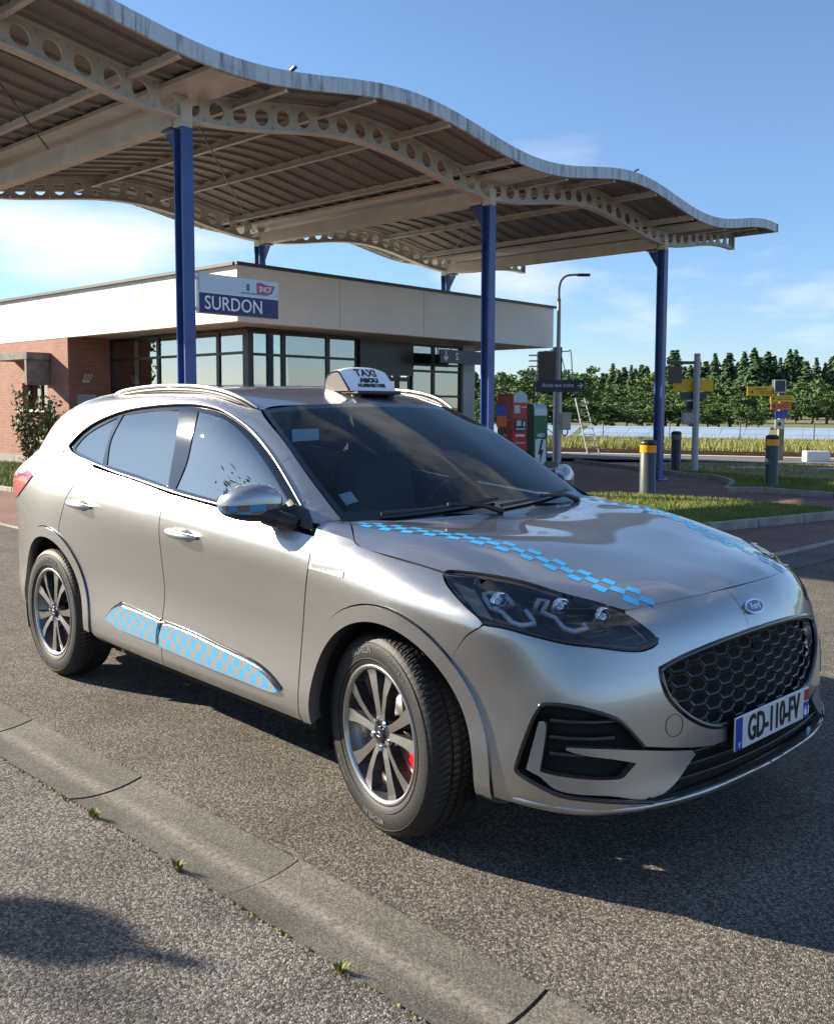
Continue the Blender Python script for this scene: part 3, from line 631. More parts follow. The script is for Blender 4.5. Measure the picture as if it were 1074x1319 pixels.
# grey post carrying the backs of several signs
def face(name,label,cat,x,y,z=0): return thing(name,label,cat,(x,y,z),CAx)
p=face('sign_post','grey post carrying the plain yellow back of a sign and a side arm','sign post',-9.1,16.75)
mb=MB(); mb.lathe([(.075,0),(.07,2.7),(.06,2.72),(0,2.72)],20); mb.build('pole',M['grey_post'],p)
mb=MB(); mb.box((-.36,.0,2.51),(.66,.05,.07)); mb.build('arm',M['anth'],p)
M['browng']=mat('brown_grey_board',(.10,.085,.07),.6)
mb=MB(); mb.box((-.49,.03,2.24),(.32,.03,.38),bev=.004); mb.build('board',M['browng'],p)
mb=MB(); mb.box((-.05,.10,2.0),(.92,.02,.28),bev=.004); mb.build('yellow_board',M['yellow'],p)
mb=MB(); mb.box((-.03,.10,1.76),(.60,.02,.17),bev=.003); mb.build('small_board',M['anth'],p)
mb=MB(); mb.box((-.04,.10,1.54),(.32,.02,.19),bev=.003); mb.build('small_board',M['navy'],p)
mb=MB(); mb.box((-.18,.02,1.24),(.26,.12,.28),bev=.02); mb.box((-.08,-.05,1.29),(.07,.03,.06)); mb.box((-.08,-.05,1.17),(.07,.03,.06)); mb.build('socket_box',M['grey_post'],p)
# second post with coloured way signs
p=face('waysign_post','wooden post with yellow, orange, blue and white way signs beside the platform','sign post',-9.73,22.38)
M['wood']=mat('weathered_wood',(.22,.18,.13),.8,var=.3,vscale=9); M['orange']=mat('orange_sign',(.72,.17,.045),.5); M['signb']=mat('blue_small_sign',(.03,.09,.42),.45); M['cream_sign']=mat('cream_notice',(.68,.63,.5),.6)
mb=MB(); mb.box((-.02,.05,1.1),(.14,.14,2.2)); mb.build('pole',M['wood'],p)
mb=MB(); mb.box((-.63,-.04,1.945),(.76,.02,.25),bev=.003); mb.build('yellow_sign',M['yellow'],p)
mb=MB(); mb.box((-.05,-.05,1.74),(.64,.02,.18),bev=.003); mb.build('yellow_sign',M['yellow'],p)
mb=MB(); mb.box((-.07,-.05,1.535),(.56,.02,.19),bev=.003); mb.build('orange_sign',M['orange'],p)
mb=MB(); mb.box((-.055,-.05,1.31),(.34,.02,.21),bev=.003); mb.build('blue_sign',M['signb'],p)
mb=MB(); mb.box((-.10,-.05,1.045),(.24,.02,.27),bev=.003); mb.build('notice',M['cream_sign'],p)
M['ink']=mat('dark_ink',(.10,.07,.02),.6)
mb=MB()
for (x,z,wd,h) in((-.63,2.0,.32,.018),(-.5,1.93,.4,.014),(-.5,1.88,.36,.012),(-.88,1.93,.05,.06),(.02,1.77,.36,.014),(.02,1.72,.4,.014),(-.28,1.75,.05,.05),(.0,1.56,.36,.014),(.0,1.51,.3,.012),(-.26,1.535,.06,.08),(-.05,1.33,.2,.012),(-.1,1.05,.1,.1)): mb.box((x,-.063,z),(wd,.004,h))
mb.build('sign_print',M['ink'],p)
mb=MB(); mb.box((-.135,.0,2.08),(.30,.2,.36)); lb=mb.build('lantern_box',M['anth'],p)
mb=MB(); mb.box((-.135,-.11,2.245),(.32,.03,.03)); mb.box((-.135,-.11,1.915),(.32,.03,.03)); mb.box((-.28,-.11,2.08),(.03,.03,.30)); mb.box((.01,-.11,2.08),(.03,.03,.30)); mb.build('rim',M['galv'],lb)
b=face('concrete_block','low white-painted concrete block lying beside the platform edge','block',-8.9,22.7); mb=MB(); mb.box((0,0,.17),(.66,.3,.32),bev=.02); mb.build('block',M['white'],b)
# street lamp with the Acces aux trains sign
p=face('street_lamp','tall curved grey street lamp carrying the train access sign','street lamp',-13.2,16.9)
mb=MB(); mb.lathe([(.075,0),(.072,1.2),(.055,3),(.045,4.3)],16); pts=[(0,0,4.3),(0,0,4.55),(.05,0,4.75),(.17,0,4.87),(.33,0,4.90),(.48,0,4.905)]; mb.tube(smooth_path(pts,4),.03,10); mb.build('pole',M['grey_post'],p)
mb=MB(); mb.box((.62,0,4.9),(.34,.13,.07),bev=.02); mb.build('lamp_head',M['anth'],p)
sgn=face('access_sign','dark blue sign reading Accès aux trains with a right arrow on the lamp pole','sign',-13.2,16.9)
mb=MB(); mb.box((.05,-.09,2.04),(1.26,.03,.30),bev=.006); mb.build('board',M['navy'],sgn)
put_text('Accès aux trains',.145,M['signtext'],(-.02,-.108,2.06),(1,0,0),(0,0,1),sgn,sx=.86)
mb=MB(); y=-.108; mb.box((.56,y,2.05),(.13,.004,.022)); mb.extr([(.64,y,2.05),(.57,y,2.12),(.545,y,2.12),(.61,y,2.05),(.545,y,1.98),(.57,y,1.98)],(0,.004,0)); mb.build('arrow',M['signtext'],sgn)
mb=MB(); mb.box((0,-.06,2.04),(.16,.06,.08)); mb.build('clamp',M['galv'],sgn)
eb=face('electric_box','pale electric box with a hanging cable loop on the lamp pole','electric box',-13.2,16.9)
mb=MB(); mb.box((.215,-.02,1.13),(.25,.16,.46),bev=.015); mb.build('case',M['cream'],eb)
mb=MB(); mb.tube(smooth_path([(.14,-.02,.91),(.12,-.02,.82),(.16,-.02,.76),(.24,-.02,.77),(.27,-.02,.84),(.26,-.02,.91)],5),.016,8); mb.build('cable',M['black'],eb)
# equipment mast behind: brown cabinet, white louvres, hooped handrails and lattice leg
eq=face('signal_mast','brown signal cabinet on a lattice mast with hooped handrails and white louvres','signal mast',-13.9,17.9)
mb=MB(); mb.box((-.38,.0,2.60),(.48,.4,.80)); mb.box((-.08,.1,2.7),(.22,.3,.85)); mb.build('cabinet',M['browng'],eq)
mb=MB()
for k in range(5): mb.box((-.74,0,2.30+.15*k),(.24,.3,.025))
mb.build('louvre',M['white'],eq)
mb=MB()
for x in(-.22,.28):
    mb.tube(smooth_path([(x-.10,-.1,3.0),(x-.02,-.1,2.98),(x+.04,-.1,2.2)],5),.015,8); mb.tube(smooth_path([(x-.28,-.1,2.9),(x-.25,-.1,3.0),(x-.10,-.1,3.0)],5),.015,8); mb.tube([(x-.28,-.1,2.9),(x-.18,-.1,2.5),(x+.03,-.1,2.5)],.013,8); mb.tube([(x-.18,-.1,2.5),(x-.18,-.1,2.2)],.013,8)
mb.build('handrail',M['galv'],eq)
mb=MB(); mb.box((0,0,2.19),(1.3,.5,.03)); mb.build('deck',M['galv'],eq)
mb=MB()
for x in(-.16,.02): mb.box((x,0,1.08),(.05,.08,2.15))
for k in range(7): mb.box((-.07,0,.15+.3*k),(.16,.05,.12))
mb.build('lattice_leg',M['white'],eq)
mb=MB(); mb.box((.0,.1,1.1),(.10,.1,2.1)); mb.tube(smooth_path([(-.72,0,1.5),(-.72,0,2.0),(-.66,0,2.15),(-.4,0,2.18)],4),.03,8); mb.build('back_post',M['anth'],eq)
# ladder leaning by the platform
lo=thing('ladder','aluminium ladder leaning beside the platform','ladder',(-15.04,20.88,.0),CAx)
mb=MB(); A0,A1,B0,B1=Vector((-.06,0,0)),Vector((.30,0,0)),Vector((-.42,.4,1.78)),Vector((-.14,.4,1.78))
mb.beam(A0,B0,.035,.025); mb.beam(A1,B1,.035,.025); mb.build('rail',M['galv'],lo)
for k in range(9):
    f=(k+.6)/9.5; a=A0.lerp(B0,f);b=A1.lerp(B1,f); mb=MB(); mb.tube([a,b],.011,8); mb.build('rung',M['galv'],lo)
# red ticket machine
tk=face('ticket_machine','red ticket machine with a rounded white top sign beside the hall','ticket machine',-13.0,14.75)
mb=MB(); 
def rbox(mb,x0,x1,y0,y1,z0,z1,rr=.10,n=6,mi=0):
    P=[(y0,z0)]+[(y0+rr-rr*math.cos(t*math.pi/2/n),z1-rr+rr*math.sin(t*math.pi/2/n)) for t in range(n+1)]+[(y1,z1),(y1,z0)]
    mb.extr([(x0,a,b) for a,b in P],(x1-x0,0,0),mi)
TR=R(24)   # the machine is turned so that its long red side shows
tk.rotation_euler=(0,0,CAx+TR)
rbox(mb,-.02,.40,-.20,.55,0,1.82,.08); mb.build('body',M['red'],tk)
mb=MB(); mb.extr([(-.0,-.215,1.60),(.38,-.215,1.60),(.38,-.215,1.78),(.19,-.215,1.90),(.0,-.215,1.78)],(0,.03,0)); mb.build('top_sign',M['sign_pale'],tk)
M['screen']=mat('pale_screen',(.55,.58,.56),.25); mb=MB(); mb.box((.10,-.207,1.44),(.16,.012,.20)); mb.build('screen',M['screen'],tk)
mb=MB(); mb.box((.19,-.205,1.05),(.32,.012,.32)); mb.build('recess',M['anth'],tk)
mb=MB(); mb.box((.14,-.225,1.10),(.16,.04,.16),bev=.02); mb.box((.17,-.23,.96),(.26,.06,.035)); mb.box((.28,-.23,1.08),(.05,.03,.12)); mb.build('payment_unit',M['galv'],tk)
mb=MB()
for (x,z,wd,h) in((.25,1.49,.05,.035),(.33,1.49,.05,.035),(.19,.80,.24,.05),(.19,.62,.30,.015)): mb.box((x,-.207,z),(wd,.01,h))
mb.build('print',M['signtext'],tk)
mb=MB(); mb.box((-.025,.18,1.18),(.008,.68,.012)); mb.box((-.026,.18,.80),(.006,.30,.04)); mb.build('side_print',M['signtext'],tk)
# green defibrillator cabinet
M['green']=mat('green_enamel',(.012,.12,.055),.35); M['dgreen']=mat('dark_green_enamel',(.006,.035,.02),.4)
ad=face('defibrillator_cabinet','tall green defibrillator cabinet with a white heart arrow reading AED and DAE','defibrillator',-10.72,13.0)
ad.rotation_euler=(0,0,CAx+R(22))
mb=MB(); rbox(mb,-.14,.20,-.14,.16,0,1.56,.16,8); mb.build('case',M['dgreen'],ad)
mb=MB(); mb.box((.03,-.147,.66),(.33,.012,1.30)); mb.build('front_panel',M['green'],ad)
mb=MB(); n=8; V=[]
for k in range(n+1):
    t=k/n*math.pi/2; V+= [(-.125,.02-.165*math.cos(t),1.40-.0+.165*math.sin(t)),(.185,.02-.165*math.cos(t),1.40+.165*math.sin(t))]
mb.add(V,[(2*k,2*k+1,2*k+3,2*k+2) for k in range(n)],0,True); mb.add([(-.125,-.146,1.40),(.185,-.146,1.40),(.185,-.146,1.20),(-.125,-.146,1.20)],[(0,1,2,3)]); mb.build('window',mat('pale_window',(.5,.62,.68),.12,coat=.5),ad)
mb=MB(); y=-.157; mb.extr([(-.10,y,.80),(.0,y,.82),(.08,y,.80),(.16,y,.80),(.16,y,.34),(.03,y,.16),(-.10,y,.34)],(0,.003,0)); mb.build('heart_arrow',mat('pale_symbol',(.62,.68,.74),.4),ad)
mb=MB(); y=-.161; mb.extr([(.04,y,.80),(.085,y,.80),(.045,y,.58),(.10,y,.58),(.01,y,.26),(.025,y,.48),(-.03,y,.48)],(0,.003,0)); mb.build('bolt',M['dgreen'],ad)
put_text('AED',.10,M['signtext'],(.03,-.157,.89),(1,0,0),(0,0,1),ad,bold=.002); put_text('DAE',.09,M['signtext'],(.03,-.157,.08),(1,0,0),(0,0,1),ad,bold=.002)
# validator: blue and orange box on the hall side
vb=face('ticket_validator','small blue and orange ticket validator beside the red machine','ticket validator',-12.75,14.15)
mb=MB(); rbox(mb,-.10,.12,-.1,.1,1.28,1.55,.06); mb.build('blue_head',M['signb'],vb); mb=MB(); mb.box((.02,0,1.15),(.22,.19,.255)); mb.build('orange_body',M['orange'],vb); mb=MB(); mb.box((.02,0,.51),(.10,.1,1.02)); mb.build('stand',M['anth'],vb)
# wire fence and solar panels beyond the meadow
M['panel']=mat('solar_glass',(.30,.38,.47),.25,var=.12,vscale=.6); M['fencew']=mat('fence_steel',(.05,.06,.05),.5)
fe=thing('wire_fence','thin wire fence with dark posts beyond the meadow','fence',tuple(rp(0,16.4)),RD)
for k in range(-14,18):
    mb=MB(); mb.lathe([(.03,0),(.03,.84),(0,.85)],8,c=(k*3.1,0,0)); mb.build('fence_post',M['fencew'],fe)
for z in(.08,.3,.55,.8):
    mb=MB(); mb.beam((-44,0,z),(54,0,z),.008,.008); mb.build('wire',M['fencew'],fe)
for k in(-3,4,9):
    mb=MB(); mb.beam((k*3.1-1.0,0,.02),(k*3.1,0,.75),.04,.04); mb.beam((k*3.1+1.0,0,.02),(k*3.1,0,.75),.04,.04); mb.build('stay',M['fencew'],fe)
names=['leftmost solar panel row seen under the station porch','solar panel row left of the lamp','solar panel row behind the ladder','solar panel row behind the right blue post','solar panel row between the two sign posts','solar panel row behind the way signs','rightmost solar panel row']
for i,k in enumerate(range(-3,4)):
    so_=thing('solar_panel_table',names[i],'solar panels',tuple(rp(k*9.4+6,19.5)),RD,group='solar panel rows beyond the fence')
    for j in range(8):
        mb=MB(); x=-4.5+j*1.13; mb.extr([(x,-1.0,.02),(x+1.11,-1.0,.02),(x+1.11,1.6,.50),(x,1.6,.50)],(0,0,.04)); mb.build('panel',M['panel'],so_)
    mb=MB()
    for x in(-3.8,-1.2,1.4,4.0): mb.beam((x,-.6,-.06),(x,-.6,.06),.08,.08); mb.beam((x,1.2,-.06),(x,1.2,.40),.08,.08); mb.beam((x,-.95,.0),(x,1.5,.44),.06,.06)
    mb.build('rack',M['anth'],so_)
# ------------------------------------------------------------------ trees and shrubs
M['bark']=mat('bark',(.10,.075,.055),.9,var=.3,vscale=8,bump=.5,bscale=30)
def leafmat(name,c1,c2,sc=.5):
    m=mat(name,c1,.7,col2=c2,vscale=sc,spec=.3); b=m.node_tree.nodes['Principled BSDF']; b.inputs['Subsurface Weight'].default_value=0
    return m
M['conif']=leafmat('conifer_needles',(.042,.088,.038),(.085,.145,.058),.35)
M['leafA']=leafmat('broad_leaves',(.052,.105,.030),(.115,.185,.052),.4)
M['leafB']=leafmat('pale_leaves',(.068,.128,.034),(.145,.205,.060),.4)
M['rose']=leafmat('rose_leaves',(.045,.085,.025),(.14,.16,.05),5)
M['rosep']=leafmat('red_young_leaves',(.16,.05,.03),(.22,.10,.05),5)
def rquads(C_,N,size,rg,asp=1.5):
    """n random small leaf quads at centres C_"""
    n=len(C_); a=rg.normal(size=(n,3)); a/=np.linalg.norm(a,axis=1)[:,None]; b=np.cross(a,rg.normal(size=(n,3))); b/=np.linalg.norm(b,axis=1)[:,None]
    s=size*rg.uniform(.6,1.3,size=(n,1)); V=np.stack([C_-a*s*.5*asp,C_+b*s*.38,C_+a*s*.5*asp,C_-b*s*.38],1).reshape(-1,3)
    return V,np.arange(4*n).reshape(-1,4)
def mesh_np(name,V,F,m):
    me=bpy.data.meshes.new(name); me.from_pydata(V.tolist(),[],F.tolist()); me.materials.append(m); return me
def conifer_proto(seed,m):
    rg=np.random.default_rng(seed); V=[];F=[]; n=0; h=1.0
    for lv in range(34):
        t=.10+.90*(lv/33)**.92; rad=.27*(1-t)**.7+.008; k=max(7,int(20*(1-t)+6))
        for j in range(k):
            a=rg.uniform(0,6.283); r=rad*rg.uniform(.55,1.15); d=np.array([math.cos(a),math.sin(a),0]); p=np.array([-d[1],d[0],0]); z=t+rg.uniform(-.012,.012)
            for q in range(3):
                f0,f1=q/3,(q+1)/3*1.05; w0=.036*(1-f0*.45)*rg.uniform(.7,1.4); sag=.05+.06*(1-t)
                A=d*r*f0+np.array([0,0,z-sag*f0*f0*r/.19+rg.uniform(-.008,.008)]); B=d*r*f1+p*rg.uniform(-.02,.02)+np.array([0,0,z-sag*f1*f1*r/.19-rg.uniform(0,.02)])
                V+= [A-p*w0,A+p*w0,B]; F.append((n,n+1,n+2)); n+=3
                V+= [A,A+np.array([0,0,-w0*1.2])+p*rg.uniform(-.02,.02),B]; F.append((n,n+1,n+2)); n+=3
    cr=mesh_np('crown',np.array(V),np.array(F),m)
    mb=MB(); mb.tube([(0,0,0),(0,0,.5),(0,0,.97)],[.018,.011,.002],7); tr=mb.build('trunk',M['bark']); tm=tr.data; bpy.data.objects.remove(tr); return cr,tm
def broad_proto(seed,m,nc=46,per=46,w=.42,leaf=.05):
    rg=np.random.default_rng(seed); cs=[]
    while len(cs)<nc:
        p=rg.uniform(-1,1,3)
        if np.linalg.norm(p)<1 and np.linalg.norm(p)>.25: cs.append(p*np.array([w,w,.40])*(.85+.3*rg.random())+np.array([0,0,.58]))
    cs=np.array(cs); P=[]
    for c in cs:
        r=rg.uniform(.07,.135); q=rg.normal(size=(per,3)); q/=np.linalg.norm(q,axis=1)[:,None]; P.append(c+q*r*rg.uniform(.5,1.05,size=(per,1))*np.array([1,1,.8]))
    V,F=rquads(np.vstack(P),None,leaf,rg); cr=mesh_np('crown',V,F,m)
    mb=MB(); mb.tube([(0,0,0),(.01,0,.25),(0,.01,.5),(0,0,.75)],[.03,.024,.015,.004],8)
    for c in cs[:9]: mb.tube([(0,0,.22+.25*rg.random()),tuple(c*np.array([.5,.5,.85])),tuple(c)],[.013,.008,.002],5)
    tr=mb.build('trunk',M['bark']); tm=tr.data; bpy.data.objects.remove(tr); return cr,tm
CP=[conifer_proto(s,M['conif']) for s in(1,2,3)]
BP=[broad_proto(11,M['leafA']),broad_proto(12,M['leafB']),broad_proto(13,M['leafA'],40,60,.5),broad_proto(14,M['leafA'],60,40,.36)]
def tree(name,label,proto,loc,h,wf=1.0,group=None,cat='tree'):
    t=thing(name,label,cat,loc,random.uniform(0,6.28),group); 
    for nm,me in(('crown',proto[0]),('trunk',proto[1])):
        o=link_mesh(nm,me,t); o.scale=(h*wf,h*wf,h)
    return t
def at_angle(px,d):      # ground point in a direction given as an angle across the view
    a=R(136.4)-math.atan((px-537)/1230); return (CAM.x+d*math.cos(a),CAM.y+d*math.sin(a),-.06)
ORD=['first','second','third','fourth','fifth','sixth','seventh','eighth','ninth','tenth','eleventh','twelfth','thirteenth','fourteenth','fifteenth','sixteenth','seventeenth','eighteenth','nineteenth','twentieth','twenty-first','twenty-second','twenty-third','twenty-fourth','twenty-fifth','twenty-sixth','twenty-seventh','twenty-eighth','twenty-ninth','thirtieth']
rr=random.Random(5)
def str_ord(i): return ORD[i] if i<30 else 'thirty-'+ORD[i-30]
px=1092; i=0
while px>776:
    d=rr.uniform(185,215); top=(rr.uniform(453,476) if px>850 else rr.uniform(463,482)); h=(527-top)/1230*d+1.5
    tree('conifer','dark conifer on the skyline, '+str_ord(i)+' from the right edge',CP[rr.randrange(3)],at_angle(px,d),h,rr.uniform(.85,1.7),'conifers on the skyline'); i+=1; px-=rr.uniform(5,13)
px=800; i=0
while px>520:
    d=rr.uniform(235,275); top=rr.uniform(477,488); h=(527-top)/1230*d+1.5
    tree('hill_tree','tree of the far wood, '+ORD[i]+' leftwards from the right blue post',BP[rr.randrange(4)],at_angle(px,d),h,rr.uniform(1.0,1.3),'trees of the far wood'); i+=1; px-=rr.uniform(10,17)
px=1090; i=0
while px>640:
    d=rr.uniform(135,160); top=rr.uniform(482,504); h=(527-top)/1230*d+1.5
    tree('broadleaf_tree','leafy tree below the conifers, '+ORD[i]+' from the right',BP[rr.randrange(4)],at_angle(px,d),h,rr.uniform(1.1,1.7),'broadleaf trees below the conifers'); i+=1; px-=rr.uniform(17,27)
px=1085; i=0
while px>560:
    d=rr.uniform(98,112); top=rr.uniform(506,524) ; h=(527-top)/1230*d+1.5
    tree('broadleaf_tree','low tree at the field edge, '+ORD[i]+' from the right',BP[rr.randrange(4)],at_angle(px,d),h,rr.uniform(1.2,1.7),'low trees at the field edge'); i+=1; px-=rr.uniform(18,26)
px=975; i=0
while px>540:
    d=rr.uniform(74,84); h=rr.uniform(1.3,2.3)
    tree('bush','low bush right behind the solar panels, '+ORD[i]+' from the right',BP[rr.randrange(4)],at_angle(px,d),h,rr.uniform(1.6,2.4),'bushes behind the solar panels','bush'); i+=1; px-=rr.uniform(13,22)
# the wood goes on left and right of the view
mbV=[];mbF=[];n=0
rg=np.random.default_rng(3)
for k in range(60):
    px_=rg.uniform(-900,500) if k%2 else rg.uniform(1100,2500); d=rg.uniform(180,280); x,y,_=at_angle(px_,d); h=rg.uniform(9,13)
    c=rg.normal(size=(160,3)); c/=np.linalg.norm(c,axis=1)[:,None]; c=c*np.array([h*.42,h*.42,h*.42])*rg.uniform(.6,1,size=(160,1))+np.array([x,y,h*.5]); V,F=rquads(c,None,1.6,rg); mbV.append(V); mbF.append(F+n); n+=len(V)
o=link_mesh('distant_wood',mesh_np('distant_wood',np.vstack(mbV),np.vstack(mbF),M['leafA'])); tag(o,'far wood continuing beyond the sides of the view','wood',kind='stuff')
# a tree and shrubs across the road, on the sunny side of the forecourt
tree('broadleaf_tree','open-crowned tree standing across the road on the sunny side',broad_proto(31,M['leafA'],30,40,.42,.035),(-41,-7,0),6.5,.9)
tree('broadleaf_tree','tall tree across the road nearest the car',broad_proto(33,M['leafA'],60,130,.30,.013),(-11.2,-10.95,0),9.5,1.0)
for k,(x,y,h) in enumerate(((-15,-11.5,2.1),(-18.5,-12.2,2.5),(-12.5,-10.2,1.7),(-22,-13.5,2.3))):
    tree('shrub',('shrub across the road, tallest but one','tallest shrub across the road','lowest shrub across the road','shrub across the road farthest back')[k],BP[(k+1)%4],(x,y,0),h,1.1,'shrubs across the road','shrub')
# rose bush against the brick wall
rb=thing('rose_bush','straggly rose bush with dark and reddish leaves against the brick wall','bush',(-19.6,5.95,.04))
rg=np.random.default_rng(9); mb=MB(); P=[];Q=[]
for k in range(20):
    b=np.array([rg.uniform(-.45,.5),rg.uniform(-.2,.2),0]); tp=b+np.array([rg.uniform(-.75,.6),rg.uniform(-.2,.3),rg.uniform(.8,1.75)]); md=(b+tp)/2+np.array([rg.uniform(-.1,.1),0,.1])
    mb.tube([tuple(b),tuple(md),tuple(tp)],[.016,.011,.005],5)
    for q in range(120):
        f=rg.uniform(.22,1.05); c=(1-f)**2*b+2*f*(1-f)*md+f*f*tp+rg.normal(size=3)*np.array([.11,.08,.09]); (P if rg.random()<(.35+.5*f) else Q).append(c)
mb.build('stem',M['wood'],rb)
V,F=rquads(np.array(P),None,.085,rg); link_mesh('leaves',mesh_np('leaves',V,F,M['rose']),rb)
V,F=rquads(np.array(Q),None,.06,rg); link_mesh('young_leaves',mesh_np('young_leaves',V,F,M['rosep']),rb)
tb=thing('planter_tub','dark round planter tub half hidden behind the rear of the car','planter',(-18.3,5.75,.04)); mb=MB(); mb.lathe([(0,0),(.26,0),(.33,.62),(.35,.64),(.35,.70),(.30,.70),(.29,.6),(0,.58)],24); mb.build('tub',mat('dark_tub',(.05,.042,.036),.7,var=.3,vscale=12),tb)
# round sign out of view, added to cast the shadow on the footway
rs=thing('shadow_sign','round sign on a slim post, added outside the view to cast the footway shadow','sign',(-4.75,-4.30,0),R(120)); mb=MB(); mb.lathe([(.03,0),(.03,2.5),(0,2.51)],12); mb.build('pole',M['galv'],rs)
mb=MB(); mb.lathe([(0,-.045),(.14,-.045),(.15,-.04),(.15,-.03),(0,-.03)],36,axis='y',c=(0,0,2.25)); mb.build('disc',M['anth'],rs)
# ------------------------------------------------------------------ car body surfaces
def crspl(P,t):
    """Catmull-Rom (centripetal-free, uniform) along axis 0; P (n,...) ; t in [0,n-1]"""
    n=len(P); i=np.clip(np.floor(t).astype(int),0,n-2); f=(t-i)
    Pm=np.concatenate([2*P[:1]-P[1:2],P,2*P[-1:]-P[-2:-1]],0)
    a,b,c,d=Pm[i],Pm[i+1],Pm[i+2],Pm[i+3]
    f=f.reshape((-1,)+(1,)*(P.ndim-1))
    return .5*((2*b)+(-a+c)*f+(2*a-5*b+4*c-d)*f**2+(-a+3*b-3*c+d)*f**3)
def patch(G,nu,nv):
    """G (R,C,3) -> dense (nr,nc,3)"""
    R,C=G.shape[:2]
    A=crspl(G,np.linspace(0,R-1,(R-1)*nu+1))
    B=crspl(A.transpose(1,0,2),np.linspace(0,C-1,(C-1)*nv+1)).transpose(1,0,2)
    return B
XS=[.50,.25,0,-.35,-.7,-1.1,-1.5,-2.0,-2.35,-2.71,-3.05,-3.30]
ZR=dict(
 r0=[.24]*12, r1=[.278,.285,.29,.29,.29,.29,.29,.295,.30,.31,.32,.33],
 r2=[.385,.39,.39,.375,.36,.36,.36,.365,.375,.39,.40,.41], r3=[.51]*12, r4=[.635]*12,
 r5=[.745,.755,.765,.77,.775,.78,.785,.79,.80,.81,.81,.81],
 r6=[.825,.85,.868,.885,.90,.915,.93,.955,.97,.985,.985,.975],
 r7=[.878,.91,.937,.965,.985,1.005,1.027,1.06,1.085,1.11,1.115,1.095],
 r8=[.905,.95,.985,1.027,1.047,1.07,1.10,1.155,1.195,1.235,1.225,1.19])
BY=dict(r0=.80,r1=.885,r2=.903,r3=.893,r4=.892,r5=.907,r6=.926,r7=.912)
FL=dict(r0=.0,r1=.02,r2=.03,r3=.038,r4=.04,r5=.028,r6=.008,r7=-.004)
def ys(r,x):
    f=np.exp(-(x/.42)**2)+np.exp(-((x+2.71)/.42)**2)
    y=BY[r]+FL[r]*f
    # tapering at the ends
    if x>.3: y-= (x-.3)*.10
    if x<-2.9: y-=(-2.9-x)*.16
    if r=='r7' and x>-.2: y-=(x+.2)*.09
    if r=='r6' and x>.2: y-=(x-.2)*.06
    return y
Y8=[.755,.80,.828,.862,.871,.874,.872,.864,.852,.833,.795,.735]
FRONT=dict(
 r0=[(.86,0,.235),(.845,.30,.235),(.785,.55,.235),(.66,.73,.235)],
 r1=[(.952,0,.272),(.937,.30,.272),(.880,.57,.272),(.745,.775,.272)],
 r2=[(.945,0,.37),(.930,.30,.37),(.872,.57,.37),(.745,.785,.37)],
 r3=[(.943,0,.50),(.927,.30,.50),(.862,.57,.50),(.74,.79,.505)],
 r4=[(.937,0,.62),(.918,.30,.62),(.850,.57,.622),(.725,.79,.63)],
 r5=[(.915,0,.72),(.893,.30,.72),(.822,.56,.725),(.70,.77,.737)],
 r6=[(.883,0,.795),(.862,.30,.796),(.79,.55,.80),(.67,.745,.81)],
 r7=[(.845,0,.845),(.82,.29,.847),(.745,.53,.852),(.625,.705,.862)],
 r8=[(.795,0,.88),(.77,.28,.882),(.695,.505,.884),(.575,.665,.89)])
REAR=dict(
 r0=[(-3.45,.70,.30),(-3.52,.42,.30),(-3.54,0,.30)],
 r1=[(-3.52,.72,.36),(-3.60,.42,.36),(-3.62,0,.36)],
 r2=[(-3.53,.73,.44),(-3.62,.42,.44),(-3.64,0,.44)],
 r3=[(-3.54,.73,.53),(-3.64,.42,.53),(-3.66,0,.53)],
 r4=[(-3.54,.73,.65),(-3.64,.42,.65),(-3.66,0,.65)],
 r5=[(-3.53,.72,.80),(-3.62,.42,.80),(-3.64,0,.80)],
 r6=[(-3.51,.70,.96),(-3.59,.42,.96),(-3.61,0,.96)],
 r7=[(-3.48,.66,1.08),(-3.55,.40,1.08),(-3.57,0,1.08)],
 r8=[(-3.43,.62,1.17),(-3.50,.38,1.17),(-3.52,0,1.17)])
ROWS=['r0','r1','r2','r3','r4','r5','r6','r7','r8']
def lower_grid():
    G=[]
    for r in ROWS:
        side=[(x,(Y8[i] if r=='r8' else ys(r,x)),ZR[r][i]) for i,x in enumerate(XS)]
        G.append(FRONT[r]+side+REAR[r])
    return np.array(G,float)
def mirror_cat(A):
    # A dense (R,C,3) starting at y=0 column 0 -> full with mirrored
    return A
def upper_grid():
    cols=[
     [(-.37,.745,1.040),(-.60,.722,1.180),(-.85,.677,1.330),(-1.12,.600,1.462),(-1.08,.38,1.484),(-1.05,0,1.492)],
     [(-.47,.850,1.038),(-.72,.795,1.195),(-.98,.728,1.350),(-1.25,.640,1.490),(-1.22,.40,1.517),(-1.20,0,1.527)],
     [(-.90,.873,1.060),(-1.06,.818,1.220),(-1.22,.757,1.375),(-1.38,.655,1.516),(-1.38,.41,1.547),(-1.37,0,1.559)],
     [(-1.45,.873,1.097),(-1.50,.825,1.243),(-1.54,.765,1.392),(-1.58,.660,1.535),(-1.58,.42,1.568),(-1.58,0,1.582)],
     [(-2.05,.862,1.160),(-2.08,.812,1.287),(-2.10,.752,1.415),(-2.12,.650,1.543),(-2.12,.42,1.577),(-2.12,0,1.592)],
     [(-2.65,.837,1.230),(-2.66,.788,1.325),(-2.67,.732,1.422),(-2.68,.630,1.522),(-2.68,.41,1.556),(-2.68,0,1.572)],
     [(-3.08,.793,1.222),(-3.06,.748,1.305),(-3.05,.692,1.388),(-3.05,.592,1.472),(-3.06,.39,1.510),(-3.06,0,1.527)],
     [(-3.40,.665,1.185),(-3.38,.642,1.258),(-3.37,.602,1.335),(-3.38,.53,1.41),(-3.40,.36,1.458),(-3.44,0,1.478)]]
    return np.array(cols,float).transpose(1,0,2)
